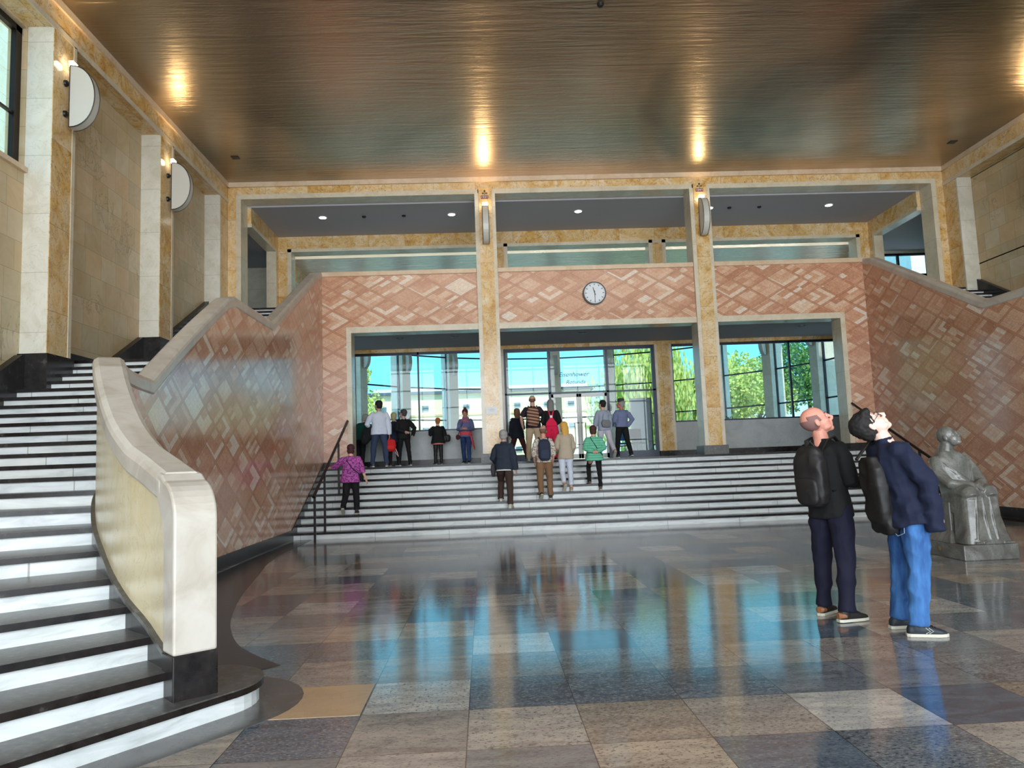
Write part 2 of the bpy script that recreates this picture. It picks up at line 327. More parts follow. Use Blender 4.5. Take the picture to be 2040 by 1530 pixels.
# pilasters along both side walls
def pilaster(x0, x1, y, face, label, g):
    r = thing('pilaster', label, 'pilaster', ((x0+x1)/2, y, 0), g)
    part('shaft', B(x0, x1, y-0.33, y+0.33, 0, 8.72), PALE, r)
    fx = x1 if face > 0 else x0
    a, b = (fx, fx+0.012) if face > 0 else (fx-0.012, fx)
    part('facing_panel', B(a, b, y-0.33, y+0.24, 0, 8.72), OCH, r)
    a, b = (fx, fx+0.02) if face > 0 else (fx-0.02, fx)
    part('edge_strip', B(a, b, y+0.24, y+0.33, 0, 8.72), CREAM, r)
LB = {12: 'ochre marble pilaster beside the left window, carrying the nearer lamp', 16: 'ochre marble pilaster on the left wall carrying the farther lamp', 8: 'ochre marble pilaster left of the left window', 4: 'ochre marble pilaster beside the foot of the left stairs', 0: 'ochre marble pilaster nearest the entrance on the left wall'}
for y in (0, 4, 8, 12, 16):
    pilaster(WL, XL, y, 1, LB[y], 'pilasters of the left wall')
    pilaster(XR, WR, y, -1, LB[y].replace('left', 'right').replace(' beside the right window,', ' of the right wall,') if y != 8 else 'ochre marble pilaster on the right wall near the statue', 'pilasters of the right wall')
for x0, x1, fx, s, lb in ((WL, XL, XL, 1, 'left'), (XR, WR, XR, -1, 'right')):
    stru('trim_7' if s > 0 else 'trim_8', B(x0, x1, 19.35, 20.45, 0, 8.72).box(x0, x1, 19.9, 20.45, 8.72, ZC-0.13), OCH)
    q = XL if s > 0 else XR
    stru('trim_9' if s > 0 else 'trim_10', B(min(x0, x0+0.4), x1, 19.30, 19.35, 0, 8.72), PALE)
# left window with its frame, sill and the sunny court wall outside
stru('window_2', B(WL-0.16, WL-0.08, 8.35, 8.47, 6.38, 8.68).box(WL-0.16, WL-0.08, 11.50, 11.65, 6.38, 8.68).box(WL-0.16, WL-0.08, 8.35, 11.65, 8.58, 8.68).box(WL-0.16, WL-0.08, 8.35, 11.65, 6.38, 6.46).box(WL-0.16, WL-0.08, 9.95, 10.03, 6.38, 8.68).box(WL-0.15, WL-0.1, 8.35, 11.65, 7.2, 7.24), IRON)
stru('window_3', B(WL-0.13, WL-0.12, 8.47, 11.5, 6.46, 8.58), GLS)
for k, (xw, y0) in enumerate(((WL, 0.35), (WL, 4.35), (WR, 0.35), (WR, 4.35))):
    a, b = (xw-0.16, xw-0.08) if xw < 0 else (xw+0.08, xw+0.16)
    m = B(a, b, y0, y0+0.1, 6.33, 8.68).box(a, b, y0+3.2, y0+3.3, 6.33, 8.68).box(a, b, y0+1.6, y0+1.68, 6.33, 8.68).box(a, b, y0, y0+3.3, 6.33, 6.43).box(a, b, y0, y0+3.3, 8.58, 8.68)
    stru('window_%d' % (20+k), m, IRON); stru('window_%d' % (30+k), B(a+0.03, a+0.04, y0, y0+3.3, 6.4, 8.6), GLS)
stru('trim_11', B(WL-0.2, WL+0.06, 8.35, 11.65, 6.30, 6.38), PINKT)
tag(B(-12.1, -11.8, 4, 24, -1, 17).build('neighbouring_wing', mk_cream('sunny_stone', (0.95, 0.84, 0.62), (0.88, 0.72, 0.46), pz=0.7)), 'sunny stone side wing seen through the upper left window', 'building')

# ---------------------------------------------------------------- back front with columns, gallery and mural
def xr(a, b): return (a, b)
stru('trim_12', B(XL, XR, YB, 20.45, 8.92, 9.12), OCH)
mb = MB()
for a, b in ((-6.3, -0.03), (0.53, 5.87), (6.43, 12.7)):
    mb.box(a-0.09 if a > -6 else a-0.13, b+0.09 if b < 12 else b+0.13, YB-0.02, 20.4, 8.79, 8.92)
stru('trim_13', mb, CREAM)
stru('trim_14', B(-6.43, -6.3, YB-0.02, 20.45, 5.7, 8.79).box(12.7, 12.83, YB-0.02, 20.45, 5.7, 8.79), CREAM)
stru('trim_15', B(XL, -6.43, YB, 20.45, 5.0, 8.92).box(12.83, XR, YB, 20.45, 5.0, 8.92), OCH)
for cx, nm in ((0.25, 'left'), (6.15, 'right')):
    r = thing('marble_column', 'tall square ochre marble column at the stair top, %s of the %s' % (nm, 'glass doors, bearing a paper notice' if nm == 'left' else 'clock and glass doors'), 'column', (cx, YB, 1.5), 'square columns at the top of the central stairs')
    part('shaft', B(cx-0.28, cx+0.28, YB-0.06, 20.45, 1.74, 8.80), CREAM, r)
    part('facing_panel', B(cx-0.17, cx+0.19, YB-0.075, YB-0.06, 1.74, 8.92), OCH, r)
    part('plinth', B(cx-0.33, cx+0.33, YB-0.11, 20.5, 1.5, 1.74), TRD, r)
XA, XB = -4.19, 10.59
def uvback(c): return (c.x-AXX+40, c.z)
r = thing('gallery_front', 'pink diamond-patterned marble gallery front above the glass doors, behind the clock', 'balustrade', (AXX, YB, 5.1))
L = r.location
def pm(name, boxes, mat, root, **k):
    m = MB()
    for b in boxes: m.box(*b)
    return part(name, m, mat, root, **k)
pm('mural_panel', [(XA, -0.03, YB+0.02, 20.3, 5.22, 6.6), (0.53, 5.87, YB+0.02, 20.3, 5.22, 6.6), (6.43, XB, YB+0.02, 20.3, 5.22, 6.6), (XA, -3.55, YB+0.02, 20.3, 1.66, 5.22), (9.95, XB, YB+0.02, 20.3, 1.66, 5.22)], MUR, r, uvf=lambda c: (c.x+40, c.z+5.1+0.2))
pm('coping', [(XA, -0.03, YB-0.02, 20.34, 6.6, 6.73), (0.53, 5.87, YB-0.02, 20.34, 6.6, 6.73), (6.43, XB, YB-0.02, 20.34, 6.6, 6.73)], PINKT, r, bevel=0.015)
pm('lintel', [(-3.42, -0.03, YB-0.01, 20.42, 5.06, 5.22), (0.53, 5.87, YB-0.01, 20.42, 5.06, 5.22), (6.43, 9.82, YB-0.01, 20.42, 5.06, 5.22)], CREAM, r)
pm('jamb', [(-3.55, -3.42, YB-0.01, 20.42, 1.66, 5.22)], CREAM, r); pm('jamb', [(9.82, 9.95, YB-0.01, 20.42, 1.66, 5.22)], CREAM, r)
pm('plinth', [(XA, -3.42, YB, 20.42, 1.5, 1.66)], BLK, r); pm('plinth', [(9.82, XB, YB, 20.42, 1.5, 1.66)], BLK, r)
# gallery level
stru('floor_2', B(-4.25, 10.65, 20.3, YG+0.4, 5.24, 5.7).box(-7.05, -4.25, 19.78, YG+0.4, 5.24, 5.7).box(10.65, 13.45, 19.78, YG+0.4, 5.24, 5.7), LOWG)
stru('ceiling_2', B(-6.6, 13.0, 20.44, YG, 8.75, 9.1), GRYC)
stru('ceiling_3', B(-6.6, 13.0, 20.3, YG, 5.1, 5.24), GRYC)
stru('floor_3', B(-6.6, 13.0, 20.1, YG+0.3, 1.2, 1.5), BLK)
def wallbox(lst, name, mat): 
    m = MB()
    for b in lst: m.box(*b)
    return stru(name, m, mat)
G1 = YG+0.5
wallbox([(-6.45, 12.85, YG, G1, 8.36, 8.75), (-6.45, -5.92, YG, G1, 5.7, 8.36), (0.55, 0.83, YG, G1, 5.7, 8.36), (5.57, 5.87, YG, G1, 5.7, 8.36), (12.3, 12.85, YG, G1, 5.7, 8.36)], 'wall_back', OCH)
wallbox([(-5.92, -5.80, YG-0.01, G1, 5.7, 8.36), (0.45, 0.55, YG-0.01, G1, 5.7, 8.36), (0.83, 0.95, YG-0.01, G1, 5.7, 8.36), (5.45, 5.57, YG-0.01, G1, 5.7, 8.36), (5.87, 5.99, YG-0.01, G1, 5.7, 8.36), (12.18, 12.3, YG-0.01, G1, 5.7, 8.36), (-5.92, 12.3, YG-0.01, G1, 8.26, 8.36)], 'trim_16', CREAM)
# side walls of the gallery, each with an opening to a room beyond
for s in (-1, 1):
    X = lambda x: AXX + s*(x-AXX) if s < 0 else x
    def bx(m, a, b, *q): 
        a, b = (a, b) if s > 0 else (6.4-b, 6.4-a)
        m.box(a, b, *q)
    m = MB(); bx(m, 12.6, 12.85, 20.45, YG, 8.3, 8.75); bx(m, 12.6, 12.85, 22.95, YG, 5.7, 8.3); stru('wall_gallery_right' if s > 0 else 'wall_gallery_left', m, OCH)
    m = MB(); bx(m, 12.58, 12.87, 20.45, 22.95, 8.2, 8.3); bx(m, 12.58, 12.87, 22.85, 22.95, 5.7, 8.2); stru('trim_17' if s > 0 else 'trim_18', m, CREAM)
    m = MB(); bx(m, 17.3, 17.5, 20.4, 25, 5.7, 8.3)
    if s < 0: bx(m, 12.85, 17.5, 24.9, 25.1, 5.7, 8.3)
    else:
        bx(m, 12.85, 13.55, 24.9, 25.1, 5.7, 8.3)
        bx(m, 15.6, 17.5, 24.9, 25.1, 5.7, 8.3)
        bx(m, 13.55, 15.6, 24.9, 25.1, 8.15, 8.3)
    stru('wall_side_room_right' if s > 0 else 'wall_side_room_left', m, PALE)
    m = MB(); bx(m, 12.85, 17.5, 20.45, 25, 8.25, 8.4); stru('ceiling_4' if s > 0 else 'ceiling_5', m, GRYC)
    m = MB(); bx(m, 12.85, 17.5, 20.2, 25, 5.5, 5.7); stru('floor_4' if s > 0 else 'floor_5', m, TRD)
    m = MB(); bx(m, 12.85, 17.5, 20.25, 20.45, 5.7, 8.3); stru('wall_side_room_front_right' if s > 0 else 'wall_side_room_front_left', m, PALE)
stru('window_4', B(13.55, 13.62, 24.95, 25.05, 5.7, 8.15).box(14.5, 14.56, 24.95, 25.05, 5.7, 8.15).box(15.53, 15.6, 24.95, 25.05, 5.7, 8.15).box(13.55, 15.6, 24.95, 25.05, 7.35, 7.43).box(13.55, 15.6, 24.95, 25.05, 8.08, 8.15), FRM)
stru('window_5', B(13.6, 15.55, 24.99, 25.0, 5.7, 8.1), GLS)
tag(MB().prism([(18.6, 31), (30, 31), (30, 34), (18.6, 34)], 0, 22).build('neighbouring_wing', mk_cream('bright_stone', (0.85, 0.84, 0.80), (0.72, 0.72, 0.70), pz=0.7)), 'bright stone wing outside the upper right side window', 'building')

# ---------------------------------------------------------------- lower level: glazing to the round room
wallbox([(-6.45, 12.85, YG-0.02, YG+0.2, 4.99, 5.1)], 'trim_19', OCH)
wallbox([(-6.45, 0.1, YG, YG+0.22, 1.66, 2.53), (5.97, 12.85, YG, YG+0.22, 1.66, 2.53)], 'wall_parapet', LOWG)
wallbox([(-6.45, 0.1, YG-0.02, YG+0.22, 1.5, 1.66), (5.45, 12.85, YG-0.02, YG+0.22, 1.5, 1.66), (0.1, 0.7, YG-0.06, YG+0.5, 1.5, 1.66)], 'baseboard_back', BLK)
wallbox([(0.1, 0.7, YG-0.04, YG+0.5, 1.66, 4.99), (5.43, 5.97, YG-0.04, YG+0.5, 1.66, 4.99)], 'trim_20', CREAM)
wallbox([(0.18, 0.62, YG-0.05, YG-0.04, 1.66, 4.99), (5.51, 5.89, YG-0.05, YG-0.04, 1.66, 4.99)], 'trim_21', OCH)
wallbox([(-6.45, -6.2, 20.4, YG, 1.5, 5.1), (12.6, 12.85, 20.4, YG, 1.5, 5.1)], 'wall_lower_side', PALE)
def window(name, x0, x1, z0, z1, mull, hor=(), t=0.05):
    m = B(x0, x1, YG+0.06, YG+0.14, z1-0.07, z1).box(x0, x1, YG+0.02, YG+0.16, z0, z0+0.045)
    for x in [x0, x1-t] + list(mull): m.box(x, x+t, YG+0.06, YG+0.14, z0, z1)
    for z in hor: m.box(x0, x1, YG+0.06, YG+0.14, z, z+0.05)
    stru(name, m, FRM)
window('window_6', -6.2, 0.1, 2.53, 4.99, (-3.98, -1.98))
stru('window_7', B(-6.2, 0.1, YG+0.1, YG+0.106, 2.56, 4.95), GLS)
window('window_8', 5.97, 12.6, 2.53, 4.99, (9.72,))
stru('window_9', B(5.97, 12.6, YG+0.1, YG+0.106, 2.56, 4.95), GLS)
m = B(0.7, 5.43, YG+0.06, YG+0.14, 4.89, 4.99).box(0.7, 5.43, YG+0.05, YG+0.15, 3.55, 3.60).box(0.7, 2.12, YG+0.04, YG+0.16, 1.5, 1.70).box(3.94, 5.43, YG+0.04, YG+0.16, 1.5, 1.70)
for x, t in ((0.7, 0.07), (2.07, 0.07), (3.88, 0.08), (5.34, 0.09)): m.box(x, x+t, YG+0.05, YG+0.15, 1.5, 4.99)
stru('window_10', m, FRM)
stru('window_11', B(0.75, 2.1, YG+0.1, YG+0.106, 1.7, 3.56).box(3.94, 5.38, YG+0.1, YG+0.106, 1.7, 3.56).box(0.75, 5.38, YG+0.1, YG+0.106, 3.6, 4.9), GLS)
for k, (a, b) in enumerate(((2.14, 3.0), (3.01, 3.88))):
    r = thing('glass_door', ('left' if k == 0 else 'right') + ' leaf of the steel-framed glass double door under the lettering', 'door', ((a+b)/2, YG+0.1, 1.5), 'glass double door')
    part('frame', B(a, a+0.07, YG+0.07, YG+0.13, 1.52, 3.53).box(b-0.07, b, YG+0.07, YG+0.13, 1.52, 3.53).box(a, b, YG+0.07, YG+0.13, 3.43, 3.53).box(a, b, YG+0.07, YG+0.13, 1.52, 1.66), STEEL, r)
    part('pane', B(a+0.07, b-0.07, YG+0.098, YG+0.104, 1.66, 3.43), GLS, r)
    hx = b-0.16 if k == 0 else a+0.16; sx2 = b-0.03 if k == 0 else a+0.03
    part('handle', MB().tube([(sx2, YG+0.06, 2.62), (hx, YG+0.02, 2.62), (hx, YG+0.02, 1.95), (sx2, YG+0.06, 1.95)], 0.014, 8), STEEL, r)

# ---------------------------------------------------------------- round room beyond the glazing
RX, RY, RR = 3.55, 26.0, 10.0
def rp(th, r, z=0): return (RX+r*math.sin(th), RY+r*math.cos(th), z)
stru('floor_6', B(-8, 15, YG+0.2, 36.5, 1.2, 1.5), FLO)
m = MB(); pts = [(p_[0], max(p_[1], 23.72)) for p_ in [rp(math.radians(a), RR+0.6) for a in range(-100, 101, 5)]]
m.prism(pts, 8.3, 8.6); stru('ceiling_6', m, SILV)
m = MB()
for a in range(-96, 96, 4):
    t0, t1 = math.radians(a), math.radians(a+4)
    m.prism([rp(t0, RR-0.35)[:2], rp(t1, RR-0.35)[:2], rp(t1, RR-0.1)[:2], rp(t0, RR-0.1)[:2]], 7.75, 8.3)
stru('trim_22', m, OCH)
for k in range(-6, 7):
    th = math.radians(15*k)
    r = thing('rotunda_pier', 'pale marble window pier of the round room, %s' % ('the middle one behind the doors' if k == 0 else '%s %s of the middle one' % (['', 'first', 'second', 'third', 'fourth', 'fifth', 'sixth'][abs(k)], 'left' if k < 0 else 'right')), 'pier', rp(th, RR, 1.5), 'window piers of the round room')
    r.rotation_euler = (0, 0, -th)
    B(-0.22, 0.22, -0.35, 0.45, 0, 6.8).build('shaft', PALE, r)
    B(-0.25, -0.22, -0.1, 0.0, 0, 6.8).box(0.22, 0.25, -0.1, 0.0, 0, 6.8).build('window_post', FRM, r)
    s = thing('wall_lamp', 'half-moon glass lamp on the rotunda pier, %s' % ('middle pier' if k == 0 else '%s pier %s of the middle' % (['', 'first', 'second', 'third', 'fourth', 'fifth', 'sixth'][abs(k)], 'left' if k < 0 else 'right')), 'lamp', rp(th, RR-0.36, 6.0), 'half-moon lamps of the round room')
    s.rotation_euler = (0, 0, -th)
    pr = [(-0.24*math.sin(math.pi*i/14)-0.06, 0.48*math.cos(math.pi*i/14)) for i in range(15)]
    mm = MB().rings([[(x, y, z) for y, z in pr] for x in (-0.09, 0.09)]); mm.build('lamp_shade', FROST, s)
    [MB().tube([(0, -0.05, q), (0, 0.02, q)], 0.03, 8).build('bracket', IRON, s) for q in (0.25, -0.25)]
m = MB()
for k in range(-6, 6):
    t0, t1 = math.radians(15*k+1.3), math.radians(15*(k+1)-1.3)
    for z in (2.0, 3.45, 4.9, 6.35): m.prism([rp(t0, RR-0.02)[:2], rp(t1, RR-0.02)[:2], rp(t1, RR+0.04)[:2], rp(t0, RR+0.04)[:2]], z, z+0.06)
stru('window_12', m, FRM)
m = MB()
for k in range(-6, 6):
    t0, t1 = math.radians(15*k+1.3), math.radians(15*(k+1)-1.3)
    m.prism([rp(t0, RR)[:2], rp(t1, RR)[:2], rp(t1, RR+0.008)[:2], rp(t0, RR+0.008)[:2]], 1.5, 8.3)
stru('window_13', m, GLS)
r = thing('folding_partition', 'tall grey-blue partition panel behind the glass right of the doors', 'partition', (5.3, 25.0, 1.5))
part('panel', B(4.97, 5.62, 25.0, 25.05, 1.62, 3.42), plain('grey_blue_panel', (0.20, 0.28, 0.33), 0.4), r)
part('frame', B(4.93, 4.97, 24.98, 25.07, 1.5, 3.46).box(5.62, 5.66, 24.98, 25.07, 1.5, 3.46).box(4.93, 5.66, 24.98, 25.07, 3.42, 3.46).box(4.93, 5.66, 24.98, 25.07, 1.5, 1.62), STEEL, r)
part('handle', B(5.5, 5.6, 24.93, 24.99, 2.0, 2.02), STEEL, r)

# ---------------------------------------------------------------- central stairs
DZ = 0.15; Y0 = 16.65; TR = 0.34
r = thing('central_staircase', 'broad white marble stairs with dark nosings leading up to the glass doors', 'stairs', (AXX, Y0, 0))
for i in range(10):
    y = Y0+TR*i; z = DZ*i
    part('riser', B(XA+0.02, XB-0.02, y, (Y0+TR*10)+0.05, z, z+DZ-0.045), WHT, r)
    part('tread', B(XA+0.02, XB-0.02, y-0.025, (y+TR) if i < 9 else 20.1, z+DZ-0.045, z+DZ), BLK, r)
    part('nosing', B(XA+0.02, XB-0.02, y-0.032, y-0.02, z+DZ-0.05, z+DZ+0.001), BLK, r)
part('foundation', B(XA+0.02, XB-0.02, Y0+0.1, 20.4, -0.2, 0.0), LOWG, r)

# ---------------------------------------------------------------- curved side stairs with marble parapets
TB = [(4.93, -1.87), (5.33, -2.20), (5.61, -2.47), (5.94, -2.74), (6.49, -3.11), (7.06, -3.44), (7.65, -3.72), (8.4, -3.95), (9.2, -4.09), (10.2, -4.19), (11.5, -4.27), (13.0, -4.30), (16, -4.30), (19.92, -4.30), (22, -4.30)]
def interp(tb, y):
    if y <= tb[0][0]: return tb[0][1]
    for i in range(len(tb)-1):
        if y <= tb[i+1][0]:
            (y0, x0), (y1, x1) = tb[i], tb[i+1]
            m = lambda k: 0 if k <= 0 and False else ((tb[min(k+1, len(tb)-1)][1]-tb[max(k-1, 0)][1])/(tb[min(k+1, len(tb)-1)][0]-tb[max(k-1, 0)][0]))
            t = (y-y0)/(y1-y0); h = y1-y0
            return (2*t**3-3*t*t+1)*x0+(t**3-2*t*t+t)*h*m(i)+(-2*t**3+3*t*t)*x1+(t**3-t*t)*h*m(i+1)
    return tb[-1][1]
def lin(tb, y):
    if y <= tb[0][0]: return tb[0][1]
    for (a, b), (c, d) in zip(tb, tb[1:]):
        if y <= c: return b+(d-b)*(y-a)/(c-a)
    return tb[-1][1]
ZT = [(4.93, 1.44), (5.0, 1.50), (5.1, 1.54), (5.3, 1.61), (5.6, 1.74), (6.0, 1.97), (6.4, 2.22), (6.9, 2.52), (7.2, 2.64), (7.4, 2.68), (9.2, 2.68), (9.45, 2.80), (12.55, 4.42), (12.9, 4.52), (15.2, 4.52), (15.4, 4.6), (19.5, 6.62), (19.92, 6.73)]
ZN = [(4.9, 0.36), (5.25, 0.50), (5.55, 0.64), (5.9, 0.80), (6.3, 0.96), (6.8, 1.10), (7.35, 1.26), (7.9, 1.42), (8.4, 1.58), (8.9, 1.66), (9.0, 1.75), (12.6, 3.58), (14.9, 3.62), (15, 3.7), (19.5, 5.85), (21, 5.85)]
YS = sorted(set([4.93+0.1*i for i in range(150)] + [a for a, b in ZT] + [16.6, 19.92])); YS = [y for y in YS if y <= 19.921]
ZBOT = [(4.9, 0.0), (16.75, 0.0), (16.76, 0.0), (19.92, 0.0)]
ZM = [(4.9, 0.22), (16.55, 0.22), (19.9, 1.67), (20, 1.67)]
def frame(y):
    e = 0.02; x = interp(TB, y); dx = (interp(TB, y+e)-interp(TB, max(4.93, y-e)))/(2*e if y > 4.95 else e)
    t = Vector((dx, 1, 0)).normalized(); n = Vector((t.y, -t.x, 0))       # n points to the hall
    return Vector((x, y, 0)), n
ARC = {}; s_ = 0; pp = None
for y in YS:
    p, n = frame(y); q = p + n*0.15
    if pp is not None: s_ += (q-pp).length
    pp = q; ARC[y] = s_
def side_stairs(sgn):
    mx = (lambda x: x) if sgn < 0 else (lambda x: 6.4-x)
    nm = 'left' if sgn < 0 else 'right'
    V = lambda p, z: (mx(p.x), p.y, z)
    def sweep(off0, off1, zlo, zhi, ys=YS):
        rs = []
        for y in ys:
            p, n = frame(y); rs.append([V(p+n*off0, zlo(y)), V(p+n*off1, zlo(y)), V(p+n*off1, zhi(y)), V(p+n*off0, zhi(y))])
        return MB().rings(rs)
    cz = lambda y: lin(ZT, y)-0.13
    r = thing('stair_parapet', ('curved marble stair parapet on the left with white coping and diamond-patterned hall side' if sgn < 0 else 'diamond-patterned marble stair parapet rising behind the seated statue'), 'balustrade', (mx(-4.3), 16, 0), 'patterned stair parapets')
    part('wall_body', sweep(-0.095, 0.095, lambda y: 0.0, cz), PANEL, r)
    # mural face on the hall side, with its own arc-length coordinates
    ysm = [y for y in YS if y >= 5.15]
    m = MB(); uv = []
    rs = []
    for y in ysm:
        p, n = frame(y); zl = lin(ZM, y); zh = cz(y); rs.append([V(p+n*0.095, zl), V(p+n*0.12, zl), V(p+n*0.12, zh), V(p+n*0.095, zh)])
    m.rings(rs); L = r.location
    m.v = [(a-L.x, b-L.y, c-L.z) for a, b, c in m.v]
    me_uv = []
    for y in ysm: me_uv += [(20+ARC[y], v[2]) for v in [m.v[len(me_uv)+k] for k in range(4)]]
    o = m.build('mural_panel', MUR, r)
    ul = o.data.uv_layers.new(name='UVMap')
    for lp in o.data.loops: ul.data[lp.index].uv = me_uv[lp.vertex_index]
    # plinth on the hall side
    part('plinth', sweep(0.095, 0.135, lambda y: max(0.0, lin(ZM, y)-0.5), lambda y: lin(ZM, y), [y for y in YS if y >= 5.0]), BLK, r)
    part('skirting', sweep(-0.12, -0.095, lambda y: 0.0, lambda y: lin(ZN, y)-0.03), BLK, r)
    part('moulding', sweep(-0.13, -0.095, lambda y: lin(ZN, y)-0.03, lambda y: lin(ZN, y)), TRD, r)
    # coping with rounded shoulders
    rs = []
    for k, y in enumerate(YS):
        p, n = frame(y); z = lin(ZT, y); h = 0.19
        pr = [(-0.125, -h), (-0.135, -h+0.02), (-0.14, -0.06), (-0.128, -0.025), (-0.09, 0.0), (0.09, 0.0), (0.128, -0.025), (0.14, -0.06), (0.135, -h+0.02), (0.125, -h)]
        rs.append([V(p+n*a, z+b) for a, b in pr])
    part('coping', MB().rings(rs[[i for i, y_ in enumerate(YS) if y_ >= 5.05][0]:]), COP, r, smooth=False, bevel=0.0)
    # newel at the foot
    p, n = frame(4.93); t = Vector((-n.y, n.x, 0)); 
    def blk(o0, o1, a, b, z0, z1): return MB().prism([(mx((p+n*o0+t*a).x), (p+n*o0+t*a).y), (mx((p+n*o1+t*a).x), (p+n*o1+t*a).y), (mx((p+n*o1+t*b).x), (p+n*o1+t*b).y), (mx((p+n*o0+t*b).x), (p+n*o0+t*b).y)], z0, z1)
    prof = [(-0.07, 0.42), (-0.07, 1.24)] + [(-0.07+0.26*(1-math.cos(math.pi/2*i/8)), 1.24+0.25*math.sin(math.pi/2*i/8)) for i in range(1, 8)] + [(0.20, lin(ZT, 5.07)-0.003), (0.28, lin(ZT, 5.126)-0.006), (0.28, lin(ZT, 5.126)-0.18), (0.20, 1.27), (0.14, 1.15), (0.13, 0.42)]
    nw = part('newel_post', MB().rings([[V(p+n*o+t*a, z) for a, z in prof] for o in (-0.135, -0.12, 0.12, 0.135)]), COP, r, bevel=0.022)
    part('newel_base', blk(-0.137, 0.137, -0.075, 0.14, 0.14, 0.42), BLK, r, bevel=0.008)
    # ---- steps
    st = thing('side_staircase', ('curving flight of white stairs with dark nosings on the left' if sgn < 0 else 'flight of white stairs behind the right-hand mural'), 'stairs', (mx(-5.5), 8, 0), 'side staircases')
    RE = [(5.0, -1.80, 53), (5.03, -1.97, 50), (5.24, -2.28, 45), (5.52, -2.57, 41), (5.86, -2.84, 37), (6.42, -3.20, 34), (6.98, -3.53, 26), (7.55, -3.80, 16), (8.05, -3.97, 8), (8.55, -4.08, 4)]; DL = 0.154
    def lend(x, y, a):
        d = Vector((-math.cos(math.radians(a)), -math.sin(math.radians(a)))); t = min(4.6, (x+7.03)/-d.x); return (x+d.x*t, y+d.y*t)
    lines = [((x, y), lend(x, y, a)) for y, x, a in RE] + [((-4.3, 9.05), (-7.03, 9.05))]
    P = lambda q: (mx(q[0]), q[1])
    for i in range(1, 10):
        (ra, la), (rb, lb) = lines[i], lines[i+1]; z = DL*(i+1)
        d = Vector((ra[0]-la[0], ra[1]-la[1])).normalized(); f = Vector((d.y, -d.x))*0.03
        if i == 0: continue
        # fill toward the parapet centreline
        ea, eb = (ra[0]+0.1, ra[1]+0.08), (rb[0]+0.1, rb[1]+0.08)
        part('riser', MB().prism([P(ea), P(la), P(lb), P(eb)], z-DL, z-0.045), WHT, st)
        part('tread', MB().prism([P((ea[0]+f.x, ea[1]+f.y)), P((la[0]+f.x, la[1]+f.y)), P(lb), P(eb)], z-0.045, z), TRD, st)
        g2 = f*1.25; g3 = f*0.95; part('nosing', MB().prism([P((ea[0]+g2.x, ea[1]+g2.y)), P((la[0]+g2.x, la[1]+g2.y)), P((la[0]+g3.x, la[1]+g3.y)), P((ea[0]+g3.x, ea[1]+g3.y))], z-0.047, z-0.001), BLK, st)
    # first step with its rounded end around the newel
    c = Vector((-1.93, 5.24)); R_ = 0.37; (rx, ry), (lx, ly) = lines[0]
    d = Vector((math.cos(math.radians(53)), math.sin(math.radians(53))))
    tipf = [(c + Vector((math.cos(a), math.sin(a)))*R_) for a in [math.radians(-37+i*12) for i in range(0, 15)]]
    s0 = tipf[0]; far = s0 - d*4.4
    def first(g, z0, z1, mat, nme):
        tp = [(c + Vector((math.cos(a), math.sin(a)))*(R_+g)) for a in [math.radians(-37+i*12) for i in range(0, 15)]]
        far = tp[0] - d*4.4
        pl = [(far.x, far.y)] + [(q.x, q.y) for q in tp] + [(lines[1][0][0]+0.05, lines[1][0][1]+0.1), lines[2][1], (lines[1][1][0]-0.6, lines[1][1][1])]
        part(nme, MB().prism([P(q) for q in pl], z0, z1), mat, st)
    first(0.0, 0, 0.109, WHT, 'riser'); first(0.03, 0.145, 0.154, TRD, 'tread'); first(0.032, 0.107, 0.145, BLK, 'nosing')
    # straight flights
    for k in range(13):
        y = 9.05+0.3*k; D2 = (3.45-1.54)/13; z = 1.54+D2*(k+1)
        part('riser', MB().box(*sorted((mx(-7.03), mx(-4.36))), y, y+0.5, z-D2, z-0.045), WHT, st)
        part('tread', MB().box(*sorted((mx(-7.03), mx(-4.36))), y-0.03, y+(0.3 if k < 12 else 2.4), z-0.048, z), BLK, st)
    part('slab', MB().box(*sorted((mx(-7.03), mx(-4.36))), 12.7, 15.2, 3.2, 3.4), LOWG, st)
    for k in range(15):
        y = 15.05+0.31*k; z = 3.45+DZ*(k+1)
        part('riser', MB().box(*sorted((mx(-7.03), mx(-4.36))), y, y+0.5, z-DZ, z-0.045), WHT, st)
        part('tread', MB().box(*sorted((mx(-7.03), mx(-4.36))), y-0.03, y+(0.31 if k < 14 else 0.5), z-0.045, z), BLK, st)
    # sloping black skirting against the side wall
    m = MB()
    ZW = [(6.0, 1.2), (8.4, 1.80), (8.9, 1.80), (11.55, 3.40), (12.4, 3.62), (14.2, 3.62), (15.6, 4.35), (16.4, 4.35), (19.4, 5.95), (19.9, 5.95)]
    for (a, b), (c2, d2) in zip(ZW, ZW[1:]):
        x0, x1 = sorted((mx(-7.05), mx(-6.93)))
        m.rings([[(x0, a, b-1.0), (x1, a, b-1.0), (x1, a, b), (x0, a, b)], [(x0, c2, d2-1.0), (x1, c2, d2-1.0), (x1, c2, d2), (x0, c2, d2)]])
    for yc in (12, 16):
        zt = lin(ZW, yc-0.4)+(0.0 if yc == 16 else 0.02)
        x0, x1 = sorted((mx(-7.05), mx(-6.6))); m.box(x0, x1, yc-0.38, yc+0.38, zt-1.2, zt)
    stru('baseboard_%s' % nm, m, BLK)
side_stairs(-1); side_stairs(1)
